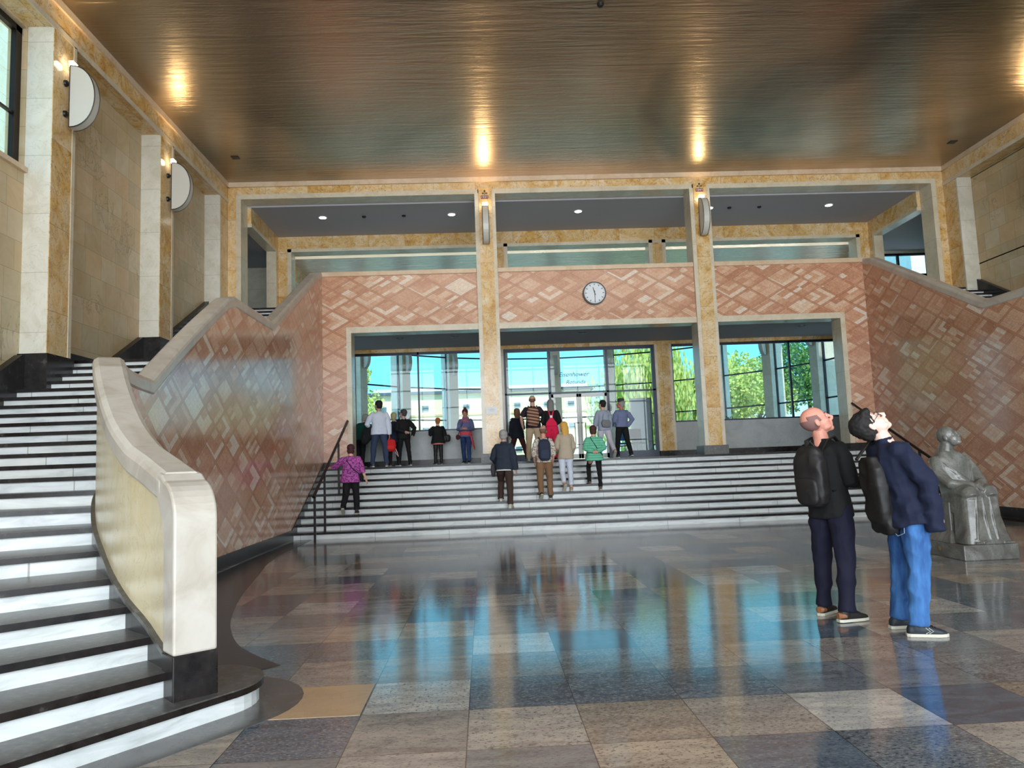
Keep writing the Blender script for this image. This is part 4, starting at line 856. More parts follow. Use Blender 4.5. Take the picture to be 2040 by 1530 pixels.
def person(label, loc, rz, H=1.75, wide=1.0, skin=(0.72, 0.42, 0.30), hair=None, top=None, bottom=None, shoes=(0.02, 0.02, 0.02), hero=False, **pose):
    P = dict(STAND); P.update(pose); k = H/1.78; vox = 0.0065 if hero else 0.0095; hs = P.get('hs', 1.14 if hero else 1.09)
    root = thing('person', label, 'person', loc); root.rotation_euler = (0, 0, rz); root.scale = (k, k, k)
    X, Y, Z = Vector((1, 0, 0)), Vector((0, 1, 0)), Vector((0, 0, 1)); J = {}
    legs = {}
    for s, key in ((1, 'lR'), (-1, 'lL')):
        a, kn, spl = P[key][:3]; yaw = P[key][3] if len(P[key]) > 3 else 8; fp = P[key][4] if len(P[key]) > 4 else 0
        A, K, SP = math.radians(a), math.radians(kn), math.radians(spl+2)
        th = U((math.sin(SP)*s, math.sin(A), -math.cos(A))); sh = U((math.sin(SP)*s*.4, math.sin(A-K), -math.cos(A-K)))
        hip = Vector((.092*s, 0, 0)); knee = hip+th*.425; ank = knee+sh*.415; legs[s] = [hip, knee, ank, yaw, fp]
    drop = min(l[2].z for l in legs.values()); hz = 0.085-drop+P.get('raise_', 0)
    for l in legs.values():
        for i in range(3): l[i] = l[i]+Vector((0, 0, hz))
    pel = Vector((0, 0, hz+0.03)); sp = U((P['lean'][0], P['lean'][1], 1)); fwd_ = (Y - sp*Y.dot(sp)).normalized(); sx_ = fwd_.cross(sp) if False else X
    ts = P.get('torso', 1.0); at = lambda d, f=0.0: pel+sp*(d*(ts if d > 0 else 1))+fwd_*f
    nb = at(.50); sh = {s: at(.432)+X*(.170*s*wide) for s in (1, -1)}
    hp, hy = [math.radians(v) for v in P['head']]; HM = Matrix.Rotation(-hy, 3, 'Z') @ Matrix.Rotation(hp, 3, 'X')
    nd = U(sp + (HM @ Z)*0.8 + Y*.10); hb = nb+nd*P.get('nk', .050); hc = hb + HM @ Vector((0, .028, .108))*hs
    arms = {}
    for s, key in ((1, 'aR'), (-1, 'aL')):
        u, f = P[key][:2]; u = U((u[0]*s, u[1], u[2])); f = U((f[0]*s, f[1], f[2])); el = sh[s]+u*.285; wr = el+f*.25; arms[s] = (sh[s], el, wr, f)
    # ---------- body: one continuous surface
    m = MB(); w = wide
    T = lambda d, rx, ry, f=0.0: superring(at(d, f), rx, ry, X, fwd_)
    m.rings([T(-.09, .08, .07), T(-.06, .14*w, .10), T(0, .16*w, .105), T(.12, .135*w, .088), T(.25, .14*w, .10), T(.36, .16*w, .105), T(.43, .155*w, .085), T(.47, .10, .065), T(.50, .06, .055)])
    m.tube([at(.44), nb+nd*.02, hb+nd*.05], [.085, .064, .060], 14)
    for s in (1, -1):
        h_, kn, an, yaw, fp = legs[s]
        m.tube([h_+Z*.03, h_-Z*.02+(kn-h_)*.25, kn, kn+(an-kn)*.35, an], [.085, .082, .054, .056, .036], 12)
        S_, el, wr, f = arms[s]
        m.tube([S_-X*.03*s, S_+(el-S_)*.3, el, el+(wr-el)*.3, wr], [.048, .047, .040, .042, .027], 12)
        n_ = U((-s*1.0, 0.25, 0)) if len(P['aR' if s > 0 else 'aL']) < 3 else U((P['aR' if s > 0 else 'aL'][2][0]*s, *P['aR' if s > 0 else 'aL'][2][1:]))
        n_ = (n_-f*n_.dot(f)).normalized(); wv = f.cross(n_)*s; cu = math.radians(P.get('curl', 24))
        Mh = Matrix((wv, n_, f)).transposed()
        rbox(m, wr+f*.052, (.040, .015, .052), Mh, 3.0, 12, 6)
        for i, (o_, L_) in enumerate(((.028, .070), (.010, .078), (-.010, .073), (-.028, .058))):
            p0 = wr+f*.092+wv*o_; a1, a2, a3 = cu*.6, cu*1.5, cu*2.3
            q1 = p0+(f*math.cos(a1)+n_*math.sin(a1))*L_*.45; q2 = q1+(f*math.cos(a2)+n_*math.sin(a2))*L_*.32; q3 = q2+(f*math.cos(a3)+n_*math.sin(a3))*L_*.25
            m.tube([p0-f*.02, p0, q1, q2, q3], [.0095, .0095, .009, .0085, .007], 8)
        t0 = wr+f*.03+wv*.032; t1 = t0+(f*.6+wv*.7+n_*.35).normalized()*.04; m.tube([t0, t1, t1+(f*.85+wv*.15+n_*.45).normalized()*.032], [.013, .011, .008], 8)
    hd = lambda p: hc + HM @ Vector(p)*hs
    m.ell(hd((0, -.012, .030)), V3s(hs, .076, .094, .088), 18, HM); m.ell(hd((0, .030, -.032)), V3s(hs, .060, .062, .078), 16, HM)
    m.ell(hd((0, .068, -.090)), V3s(hs, .028, .026, .023), 12, HM); m.ell(hd((0, .074, .028)), V3s(hs, .048, .018, .013), 12, HM)
    m.tube([hd((0, .084, .026)), hd((0, .104, -.002)), hd((0, .119, -.022)), hd((0, .112, -.032)), hd((0, .086, -.034))], [.010, .012, .0145, .013, .012], 8)
    m.ell(hd((0, .090, -.053)), V3s(hs, .024, .014, .0075), 10, HM); m.ell(hd((0, .087, -.067)), V3s(hs, .021, .013, .0075), 10, HM)
    for s in (1, -1):
        m.ell(hd((s*.078, -.008, -.008)), V3s(hs, .010, .020, .032), 10, HM @ Matrix.Rotation(.2*s, 3, 'Z')); m.ell(hd((s*.036, .062, -.022)), V3s(hs, .02, .02, .018), 10, HM); m.ell(hd((s*.033, .040, -.072)), V3s(hs, .026, .04, .02), 10, HM)
    fuse(m, 'body', skinmat(skin), root, vox, 2)
    if hero or P.get('eyes'):
        for s in (1, -1):
            e = MB().ell(hd((s*.031, .0815, .008)), (.013, .008, .008), 12, HM).build('eye', plain('eye_white', (0.7, 0.7, 0.68), 0.3), root, smooth=True)
            MB().ell(hd((s*.031, .088, .009)), (.006, .003, .006), 10, HM).build('iris', EDGE, e, smooth=True)
            MB().tube([hd((s*.015, .088, .030)), hd((s*.033, .088, .036)), hd((s*.052, .074, .030))], .0035, 6).build('eyebrow', plain('eyebrow_brown', (0.10, 0.05, 0.03), 0.9), root)
    # ---------- trousers
    bt = bottom or dict(c=cloth((0.02, 0.02, 0.03))); fit = bt.get('fit', 1.0); m = MB(); ln = bt.get('length', 1.0)
    m.rings([T(-.11, .10, .085), T(-.07, .155*w, .115), T(0, .178*w, .122), T(.07, .165*w, .112), T(.10, .160*w, .108)])
    for s in (1, -1):
        h_, kn, an, yaw, fp = legs[s]; e_ = kn+(an-kn)*(1.02*ln if ln >= 1 else ln)
        m.tube([h_+Z*.04, h_+(kn-h_)*.3, kn, kn+(an-kn)*.4, kn+(an-kn)*.8*ln, e_], [.100, .098*fit, .073*fit, .070*fit, .062*fit, .066*fit], 14)
    fuse(m, 'trousers', bt['c'], root, 0.011, 3, bt.get('amp', .008), 7.0, (1, 1, .9))
    # ---------- shoes
    for s in (1, -1):
        h_, kn, an, yaw, fp = legs[s]; fm = Matrix.Rotation(-math.radians(yaw)*s, 3, 'Z') @ Matrix.Rotation(math.radians(fp), 3, 'X')
        if ln < 1: pass
        o = an+fm @ Vector((0, 0, -.085)); sh_ = root
        q = lambda p: o+fm @ Vector(p)
        mm = MB(); mm.rings([superring(q((0, y, z)), rx, rz_, fm @ X, fm @ Z, 14, 2.6) for y, rx, rz_, z in ((-.085, .018, .02, .04), (-.075, .034, .035, .045), (-.03, .040, .048, .052), (.03, .040, .046, .050), (.09, .044, .034, .040), (.15, .042, .024, .032), (.185, .026, .016, .027), (.197, .008, .008, .022))])
        mm.tube([q((0, -.02, .05)), q((0, -.025, .10))], [.045, .045], 12)
        sobj = fuse(mm, 'shoe', cloth(shoes, .6), root, 0.008, 2)
        ms = MB(); ol = [(-.092, .022), (-.07, .038), (0, .040), (.06, .044), (.13, .047), (.18, .034), (.203, .012)]
        pl = [(x_, y_) for y_, x_ in ol]+[(-x_, y_) for y_, x_ in reversed(ol)]
        ms.rings([[q((a, b, z)) for a, b in pl] for z in (0.0, .024)]); ms.build('sole', P.get('sole', SOLE), sobj, bevel=0.003)
        if hero:
            lc = MB()
            for i in range(4): lc.tube([q((-.022, .05+.02*i, .092-.009*i)), q((0, .055+.02*i, .099-.010*i)), q((.022, .05+.02*i, .092-.009*i))], .0035, 6)
            lc.build('laces', EDGE, sobj)
            if P.get('heelc'): MB().rings([superring(q((0, y, .052)), rx, .026, fm @ X, fm @ Z, 12) for y, rx in ((-.091, .02), (-.075, .039), (-.03, .0435))]).build('heel_panel', P['heelc'], sobj)
    # ---------- top
    tp = top or dict(c=cloth((0.02, 0.02, 0.03))); g = tp.get('g', .022); hem = tp.get('hem', -.02); fl_ = tp.get('flare', 0.0); sl = tp.get('sleeve', 1.0); m = MB()
    Tt = lambda d, rx, ry: superring(at(d), rx*w+g, ry+g, X, fwd_)
    rs = [Tt(hem, .158+fl_, .108+fl_), Tt(hem+.01, .165+fl_, .113+fl_)]
    if hem < -.02: rs += [Tt(0, .160+fl_*.6, .108+fl_*.5)]
    rs += [Tt(.12, .142+fl_*.3, .094), Tt(.25, .146, .102), Tt(.36, .165, .106), Tt(.43, .158, .086), Tt(.475, .10, .058)]
    rs += [superring(at(.495), .078, .068, X, fwd_), superring(at(.515), .070, .066, X, fwd_)]
    if tp.get('collar'): rs += [superring(nb+nd*.035+fwd_*.008, .078, .080, X, fwd_)]
    m.rings(rs)
    for s in (1, -1):
        S_, el, wr, f = arms[s]; e_ = wr+f*tp.get('ext', .01) if sl >= 1 else (el if sl < .6 else el+(wr-el)*.4); sg = g*.75
        pts = [S_-X*.03*s, S_+(el-S_)*.3]; rr = [.054+sg, .052+sg]
        if sl < .6: pts += [S_+(el-S_)*.75]; rr += [.056+sg]
        else: pts += [el, el+(e_-el)*.5, e_]; rr += [.046+sg, .042+sg, .034+sg]
        m.tube(pts, rr, 14); m.ell(S_-X*.022*s-Z*.012, (.060+sg, .056+sg, .058+sg), 14)
    fuse(m, tp.get('name', 'jacket'), tp['c'], root, 0.010, 3, tp.get('amp', .008), 6.0, (1, 1, 1.3))
    # ---------- hair
    if hair:
        m = MB(); sty = hair.get('style', 'short'); a = .010
        if sty == 'fringe':
            for s in (1, -1): m.ell(hd((s*.050, -.030, .014)), V3s(hs, .0305, .060, .052), 16, HM)
            m.ell(hd((0, -.075, -.002)), V3s(hs, .055, .037, .038), 12, HM); m.ell(hd((0, -.045, -.045)), V3s(hs, .05, .045, .03), 12, HM)
        else:
            m.ell(hd((0, -.026, .046)), V3s(hs, .081+a, .093+a, .084+a), 16, HM); m.ell(hd((0, -.048, -.012)), V3s(hs, .078, .068, .070), 14, HM)
            m.ell(hd((0, .038, .094)), V3s(hs, .052, .038, .024), 12, HM)
            if sty == 'bob': m.ell(hd((0, -.035, -.035)), V3s(hs, .088, .075, .085), 14, HM)
            if sty == 'long':
                m.rings([superring(hd((0, -.03, .06)), .09, .09, HM @ X, HM @ Y), superring(hd((0, -.045, -.02)), .104, .086, HM @ X, HM @ Y), superring(hd((0, -.06, -.12)), .098, .062, HM @ X, HM @ Y), superring(hd((0, -.07, -.20)), .09, .045, HM @ X, HM @ Y), superring(hd((0, -.075, -.235)), .07, .03, HM @ X, HM @ Y)])
            if sty == 'bun': m.ell(hd((0, -.05, .145)), V3s(hs, .045, .045, .035), 12, HM)
            if sty == 'full': m.ell(hd((0, -.045, .028)), V3s(hs, .084, .082, .086), 14, HM); m.ell(hd((.04, .045, .085)), V3s(hs, .04, .045, .035), 12, HM)
        if sty == 'fringe': buzz(hd, HM, hs, plain('hair_%.2f_%.2f_%.2f' % hair['c'], hair['c'], .75), root)
        else: fuse(m, 'hair', plain('hair_%.2f_%.2f_%.2f' % hair['c'], hair['c'], .75), root, 0.008, 1, .006 if sty != 'fringe' else .001, 28.0)
    J.update(at=at, X=X, fwd=fwd_, sp=sp, hd=hd, HM=HM, arms=arms, legs=legs, nb=nb, w=w, k=k, nd=nd, hc=hc)
    return root, J
def worn(name, label, cat, root):
    """a carried thing: its own top-level object standing in the wearer's frame"""
    r = thing(name, label, cat, root.location); r.rotation_euler = root.rotation_euler; r.scale = root.scale; return r
def backpack(root, J, label, c, c2, size=(.155, .085, .25), low=.20, off=.20, strap=True, kind=None):
    r = worn('backpack', label, 'backpack', root); at, X, fw, sp = J['at'], J['X'], J['fwd'], J['sp']; M = Matrix((X, fw, sp)).transposed()
    m = MB(); rbox(m, at(low, -off), size, M, 3.6); rbox(m, at(low+size[2]*.55, -off+.01), (size[0]*.85, size[1]*.85, size[2]*.55), M, 3.0)
    fuse(m, 'main_pack', c, r, .010, 3, .005, 9.0)
    m = MB(); rbox(m, at(low-size[2]*.35, -off-size[1]*.85), (size[0]*.75, size[1]*.45, size[2]*.5), M, 3.6); fuse(m, 'front_pocket', c2, r, .010, 2, .004, 9.0)
    m = MB().tube([at(low+size[2]*1.0, -off+.05)-X*.03, at(low+size[2]*1.12, -off+.04), at(low+size[2]*1.0, -off+.05)+X*.03], .008, 6); m.build('grab_handle', c2, r)
    if strap:
        for s in (1, -1):
            p = [at(low+.20, -.11)+X*.07*s, at(.50, -.06)+X*.105*s, at(.52, .02)+X*.11*s, at(.42, .135)+X*.115*s, at(.25, .14)+X*.14*s, at(.15, .05)+X*.150*s, at(.12, -.10)+X*.120*s]
            MB().tube(p, .022, 8, flat=.4).build('strap', c2, r)
    return r
def bag(root, J, label, c, pos, half, name='handbag', strap=None, rot=0.0, cat='bag'):
    r = worn(name, label, cat, root); m = MB(); M = Matrix.Rotation(rot, 3, 'Y'); rbox(m, pos, half, M, 3.0)
    fuse(m, 'bag_body', c, r, .009, 3, .006, 9.0)
    if strap: MB().tube(strap, .011, 6, flat=.6).build('strap', c, r)
    return r
def at_px(px, Y_, H0=EYE):
    # ground X for an image column at depth Y_ near the horizon
    d = right*((px-1020)/1500.) + down*((918-0.038*(px-965)-765)/1500.) + fwd
    return d.x/d.y*Y_
# ================================================================== THE VISITORS
rad = math.radians
BLKC = cloth((0.003, 0.003, 0.004)); NAVY = cloth((0.012, 0.018, 0.045)); BRN = (0.05, 0.025, 0.015); GRYH = (0.30, 0.28, 0.26); LZ = 1.5
def atp(px, Y_): return (at_px(px, Y_), Y_)
# --- the two men in the foreground
x, y = 3.17, 6.92
r1, J1 = person('bald man in black with a backpack, looking up, left one of the two in front', (x, y, 0), rad(-62), H=1.89, wide=1.06, torso=1.14, nk=.035, hs=1.16, skin=(0.80, 0.36, 0.27), hero=True,
    hair=dict(c=(0.26, 0.13, 0.12), style='fringe'), top=dict(c=BLKC, name='sweater', hem=-.10, g=.024, amp=.010), bottom=dict(c=cloth((0.002, 0.002, 0.018)), amp=.010, fit=1.10),
    aR=((.20, .10, -1), (-.35, .95, -.12)), aL=((.20, .20, -1), (-.45, .90, -.15)), lR=(-4, 4, 4, 16), lL=(4, 5, 4, 10), lean=(0, -.07), head=(26, 42), curl=38, shoes=(0.012, 0.010, 0.010), heelc=cloth((0.30, 0.12, 0.05), .5))
backpack(r1, J1, 'large black backpack on the back of the bald man', cloth((0.007, 0.007, 0.008), .7), cloth((0.011, 0.011, 0.012), .7), size=(.150, .080, .245), low=.22, off=.19)
x, y = 3.53, 6.27
DEN = wrap((0.008, 0.045, 0.18), 'denim', (0.07, 0.22, 0.52))
r2, J2 = person('dark-haired man with glasses in navy jacket and jeans, head thrown back', (x, y, 0), rad(-90), H=1.90, wide=1.04, torso=1.08, nk=.035, hs=1.12, skin=(0.92, 0.62, 0.52), hero=True,
    hair=dict(c=(0.012, 0.009, 0.009), style='full'), top=dict(c=cloth((0.004, 0.008, 0.032)), name='jacket', hem=-.10, g=.045, flare=.050, amp=.016, ext=.13, collar=True), bottom=dict(c=DEN, fit=1.12, amp=.013),
    aR=((.30, .60, -1), (.0, .12, -1)), aL=((.25, .45, -1), (-.05, .2, -1)), lR=(-3, 4, 3, 14), lL=(-1, 6, 3, 4), lean=(0, -.25), head=(52, 20), curl=40, shoes=(0.02, 0.025, 0.035))
hd2, HM2 = J2['hd'], J2['HM']
gl = MB()
for s in (1, -1):
    ring = [hd2((s*.034+.024*math.cos(t), .101-.006*abs(math.cos(t)), .006+.018*math.sin(t))) for t in [2*math.pi*i/16 for i in range(17)]]
    gl.tube(ring, .0022, 6); gl.tube([hd2((s*.058, .096, .010)), hd2((s*.078, .05, .008)), hd2((s*.082, -.01, .004))], .0022, 6)
gl.tube([hd2((-.010, .102, .008)), hd2((.010, .102, .008))], .002, 6)
g = worn('eyeglasses', 'thin dark glasses worn by the man with his head thrown back', 'glasses', r2); gl.build('frame', EDGE, g)
# shoe stripes and the pocket stitching
st = MB(); h_, kn, an, yw, fp = J2['legs'][1]
for dx in (0, .022):
    for sg in (1, -1):
        fm = Matrix.Rotation(-rad(yw), 3, 'Z'); o_ = an+fm @ Vector((0, 0, -.085))
        st.tube([o_+fm @ Vector((.0445, .035+dx, .028)), o_+fm @ Vector((.0465, .065+dx, .046)), o_+fm @ Vector((.040, .035+dx, .070))], .0035, 6)
st.build('shoe_stripe', plain('stripe_white', (0.8, 0.8, 0.75), 0.5), [c for c in r2.children if c.name.startswith('shoe')][0])
st = MB(); at2, X2, f2 = J2['at'], J2['X'], J2['fwd']
pk = MB(); cpt = Vector((.10, -.135, J2['legs'][1][0].z-.10))
pk.tube([cpt+Vector((-.065, -.006, .05)), cpt+Vector((-.06, -.008, -.05)), cpt+Vector((0, -.012, -.075)), cpt+Vector((.055, .01, -.05)), cpt+Vector((.055, .014, .05))], .0022, 5)
pk.build('pocket_stitching', plain('pale_thread', (0.45, 0.5, 0.6), .8), r2)
b2 = worn('shoulder_bag', 'big black soft bag hanging behind the man in jeans', 'bag', r2); m = MB(); Mb = Matrix.Rotation(.10, 3, 'X')
rbox(m, at2(.20, -.18)+X2*-.03+Vector((0, 0, -.02)), (.14, .06, .27), Mb, 4.0); rbox(m, at2(.04, -.165)+X2*-.05+Vector((0, 0, -.03)), (.14, .055, .19), Mb, 5.0); fuse(m, 'bag_body', cloth((0.006, 0.006, 0.007), .8), b2, .010, 3, .018, 6.0)
MB().tube([at2(.42, -.22)+X2*-.10, at2(.52, -.06)+X2*-.12, at2(.50, .08)+X2*-.12, at2(.32, .17)+X2*-.06], .02, 8, flat=.5).build('strap', cloth((0.012, 0.012, 0.012), .8), b2)
# phone in the bald man's hands
S_, el, wr, f = J1['arms'][1]
ph = worn('phone', 'dark phone held in the hands of the bald man', 'phone', r1); MB().obox(wr+f*.13+Vector((-.02, 0, .02)), (.038, .006, .075), Matrix.Rotation(.8, 3, 'X')).build('phone_body', EDGE, ph, bevel=.003)

# --- climbing the central stairs
x, y = atp(1004, 17.62)
r, J = person('grey-haired man in navy jacket and brown trousers climbing the stairs', (x, y, .45), rad(-8), H=1.84, hair=dict(c=(0.36, 0.34, 0.32)), skin=(0.62, 0.36, 0.28), top=dict(c=cloth((0.020, 0.030, 0.050)), hem=-.10, g=.034, flare=.01, collar=True), bottom=dict(c=cloth((0.055, 0.028, 0.020)), fit=1.05), shoes=(0.60, 0.58, 0.52), aR=((.22, -.10, -1), (.10, .10, -1)), aL=((.35, .15, -1), (-.35, .75, -.5)), lR=(-4, 6, 1), lL=(42, 56, 1), lean=(0, .10), head=(6, 0))
MB().rings([superring(J['at'](d), .183, .133, J['X'], J['fwd'], 24) for d in (-.125, -.095)]).build('shirt_hem', plain('shirt_white', (.8, .8, .8), .8), r)
bag(r, J, 'grey shoulder bag at the left hip of the man in brown trousers', cloth((0.05, 0.045, 0.05)), J['at'](-.10)+J['X']*-.25, (.05, .13, .15))
x, y = atp(1084, 17.95)
r, J = person('bald man in pale patterned shirt and tan trousers on the stairs', (x, y, .60), 0, H=1.77, skin=(0.66, 0.34, 0.24), hair=dict(c=(0.20, 0.12, 0.08), style='fringe'), top=dict(c=wrap((0.72, 0.66, 0.58), 'speckle', (0.35, 0.24, 0.18), 26), name='shirt', hem=-.08, g=.03, sleeve=.7), bottom=dict(c=cloth((0.24, 0.13, 0.065)), fit=1.08), shoes=(0.02, 0.02, 0.02), aR=((.25, .1, -1), (-.1, .5, -1)), aL=((.25, .1, -1), (-.1, .5, -1)), lR=(8, 14, 1), lL=(-8, 22, 1, 8, -35), head=(-4, 0))
backpack(r, J, 'dark blue backpack on the bald man climbing the stairs', cloth((0.022, 0.030, 0.060)), cloth((0.030, 0.040, 0.075)), size=(.15, .09, .25), low=.20)
x, y = atp(1127, 18.3)
r, J = person('blonde woman in beige blazer and white trousers on the stairs', (x, y, .75), rad(4), H=1.70, wide=.94, hair=dict(c=(0.70, 0.38, 0.08), style='long'), top=dict(c=cloth((0.50, 0.40, 0.30)), hem=-.14, g=.035, flare=.02), bottom=dict(c=cloth((0.66, 0.70, 0.80)), length=.84, fit=1.0), shoes=(0.42, 0.30, 0.20), aR=((.2, .1, -1), (-.2, .6, -.8)), aL=((.25, .1, -1), (-.3, .8, -.5)), lR=(5, 8, 0), lL=(-6, 30, 0, 8, -45), head=(-6, -25))
x, y = atp(1184, 18.3)
r, J = person('dark-haired woman in mint-green quilted jacket, hands clasped behind, on the stairs', (x, y, .75), rad(2), H=1.58, wide=1.05, hair=dict(c=(0.07, 0.022, 0.015), style='bob'), top=dict(c=wrap((0.16, 0.55, 0.36), 'quilt', (0.05, 0.26, 0.16)), hem=-.16, g=.04, flare=.045), bottom=dict(c=BLKC, fit=.92), shoes=(0.16, 0.08, 0.08), aR=BACK, aL=BACK, lR=(0, 2, 2), lL=(45, 60, 2), head=(-2, 0), curl=50)
at_, X_, f_ = J['at'], J['X'], J['fwd']
s = worn('cross_body_strap', 'thin black bag strap across the mint-green jacket', 'strap', r); MB().tube([at_(.50, -.05)-X_*.10, at_(.42, -.135)-X_*.08, at_(.25, -.15)+X_*.02, at_(.08, -.165)+X_*.12, at_(-.02, -.10)+X_*.22], .011, 6, flat=.6).build('strap', BLKC, s)
x, y = atp(699, 17.62)
r, J = person('woman in pink-purple patterned blouse holding the left handrail', (x, y, .45), rad(-4), H=1.62, wide=1.16, hair=dict(c=(0.06, 0.012, 0.018), style='bob'), top=dict(c=wrap((0.52, 0.10, 0.42), 'speckle', (0.13, 0.03, 0.14), 30), name='blouse', hem=-.16, g=.04, flare=.04, sleeve=.7), bottom=dict(c=BLKC, fit=1.15, length=.95), shoes=(0.01, 0.01, 0.01), aL=((.85, .25, -.75), (.75, .35, -.10)), aR=((.35, -.1, -1), (.35, .1, -1)), lR=(3, 4, 2), lL=(-8, 32, 2, 8, -30), head=(-6, 0))
at_, X_ = J['at'], J['X']
bag(r, J, 'small round black bag at the right hip of the woman in the purple blouse', BLKC, at_(-.04)+X_*.27+Vector((0, -.02, 0)), (.05, .10, .11), strap=[at_(.50, -.03)-X_*.10, at_(.40, -.14)-X_*.07, at_(.22, -.155)+X_*.05, at_(.04, -.10)+X_*.24])

# --- on the landing, left bay
x, y = atp(719, 22.0)
r, J = person('grey-haired person in dark green jacket leaning behind the left jamb', (x, y, LZ), rad(-25), H=1.62, wide=1.05, hair=dict(c=(0.40, 0.38, 0.34), style='bob'), top=dict(c=cloth((0.004, 0.075, 0.06)), hem=-.14, g=.045, flare=.03), bottom=dict(c=BLKC), lean=(0, .38), head=(-25, 20), aR=FRONT, aL=FRONT, lR=(-6, 4, 2), lL=(10, 12, 2))
x, y = atp(757, 21.2)
r, J = person('dark-haired man in white shirt and blue trousers holding a coat and red bag', (x, y, LZ), rad(12), H=1.88, wide=1.12, hair=dict(c=(0.015, 0.010, 0.010)), skin=(0.50, 0.27, 0.20), top=dict(c=cloth((0.70, 0.74, 0.86)), name='shirt', hem=-.10, g=.034, flare=.01), bottom=dict(c=cloth((0.035, 0.055, 0.11)), fit=1.05), shoes=(0.08, 0.08, 0.09), sole=plain('white_sole', (.8, .8, .8), .5), aL=((.5, .1, -1), (-.35, .6, -.35)), aR=((.22, 0, -1), (.05, .06, -1)), lR=(-3, 3, 6), lL=(4, 3, 7), head=(2, -35))
S_, el, wr, f = J['arms'][1]
bp = worn('backpack', 'bright red backpack hanging from the hand of the man in white shirt', 'backpack', r); m = MB(); rbox(m, wr+Vector((.02, 0, -.30)), (.15, .08, .17), None, 3.0); fuse(m, 'main_pack', cloth((0.62, 0.01, 0.015)), bp, .010, 3, .006, 9.0)
m = MB(); rbox(m, wr+Vector((.02, -.085, -.35)), (.10, .03, .07), None, 3.0); fuse(m, 'front_pocket', cloth((0.70, 0.02, 0.02)), bp, .009, 2); MB().tube([wr+Vector((-.03, 0, -.14)), wr+Vector((0, 0, -.06)), wr+Vector((.06, 0, -.14))], .009, 6).build('grab_handle', cloth((0.5, 0.02, 0.02)), bp)
MB().tube([wr+Vector((.14, 0, -.35)), wr+Vector((.2, 0, -.5)), wr+Vector((.23, .02, -.6)), wr+Vector((.14, .02, -.47))], .012, 6).build('strap', cloth((0.7, 0.4, 0.4)), bp)
S_, el, wr, f = J['arms'][-1]
ct = worn('coat', 'black coat draped over the left arm of the man in white shirt', 'coat', r); m = MB(); rbox(m, (el+wr)/2+Vector((-.04, .0, -.20)), (.15, .12, .30), Matrix.Rotation(.35, 3, 'Y'), 2.4); fuse(m, 'cloth', BLKC, ct, .012, 3, .02, 6.0)
x, y = atp(786, 22.3)
r, J = person('fair-haired person in dark navy coat half hidden behind the man in white', (x, y, LZ), rad(10), H=1.60, hair=dict(c=(0.45, 0.40, 0.22), style='bob'), top=dict(c=NAVY, hem=-.18, g=.04, flare=.03), bottom=dict(c=cloth((0.02, 0.005, 0.008))), lR=(-6, 3, 2), lL=(8, 8, 2), head=(5, -20))
x, y = atp(806, 21.9)
r, J = person('man dressed all in black with hands behind his back, left bay', (x, y, LZ), rad(28), H=1.66, wide=1.05, hair=dict(c=(0.06, 0.05, 0.05)), skin=(0.6, 0.34, 0.25), top=dict(c=BLKC, hem=-.12, g=.035), bottom=dict(c=BLKC, fit=.95), aR=((.45, -.45, -.8), (-.30, -.25, -.7)), aL=BACK, lR=(-8, 3, 2), lL=(10, 4, 2), head=(6, -30), sole=plain('white_sole', (.8, .8, .8), .5))
x, y = atp(874, 22.5)
r, J = person('small woman with ginger hair in black coat before the grey sill wall', (x, y, LZ), rad(18), H=1.40, wide=1.12, hair=dict(c=(0.42, 0.13, 0.03)), top=dict(c=BLKC, hem=-.16, g=.045, flare=.04), bottom=dict(c=cloth((0.012, 0.014, 0.012))), aL=((.3, .35, -.9), (-.2, .6, .9)), aR=((.3, .0, -1), (.1, .5, -.7)), head=(12, 0))
MB().rings([superring(J['at'](d), .235, .19, J['X'], J['fwd'], 24) for d in (-.20, -.15)]).build('blouse_hem', plain('salmon_cloth', (.7, .18, .15), .8), r)
bag(r, J, 'black handbag at the right side of the small ginger-haired woman', cloth((0.010, 0.010, 0.012)), J['at'](.03)+J['X']*.34, (.15, .08, .14), strap=[J['at'](.45)+J['X']*.17, J['at'](.2)+J['X']*.26, J['at'](.08)+J['X']*.3])
x, y = atp(930, 22.0)
r, J = person('woman with patterned scarf and jeans walking toward the camera', (x, y, LZ), rad(170), H=1.64, wide=1.0, eyes=True, hair=dict(c=(0.12, 0.03, 0.02), style='bun'), skin=(0.66, 0.34, 0.26), top=dict(c=cloth((0.14, 0.17, 0.34)), hem=-.08, g=.03), bottom=dict(c=wrap((0.012, 0.03, 0.12), 'denim', (0.04, 0.08, 0.22))), aR=FRONT, aL=FRONT, lR=(-14, 8, 1), lL=(22, 10, 1), head=(-14, 0), sole=plain('white_sole', (.8, .8, .8), .5))
at_, X_, f_ = J['at'], J['X'], J['fwd']; sc_ = worn('scarf', 'pink and blue patterned scarf wrapped round the woman in jeans', 'scarf', r); SC = wrap((0.55, 0.16, 0.22), 'speckle', (0.12, 0.14, 0.30), 45)
m = MB(); m.rings([superring(at_(d, .01), rx, ry, X_, f_) for d, rx, ry in ((.36, .15, .15), (.42, .165, .15), (.50, .11, .11), (.56, .085, .09))]); fuse(m, 'wrap', SC, sc_, .010, 2, .015, 8.0)
jk = worn('jacket', 'coral-red jacket tied round the waist of the woman in jeans', 'jacket', r); CR = cloth((0.75, 0.09, 0.12)); m = MB(); m.rings([superring(at_(d), .195, .15, X_, f_) for d in (-.03, .09)]); m.tube([at_(.05, .1)-X_*.12, at_(-.1, .12)-X_*.20, at_(-.32, .1)-X_*.24, at_(-.52, .06)-X_*.29], [.05, .07, .06, .02], 10, flat=.45); fuse(m, 'cloth', CR, jk, .010, 2, .012, 7.0)
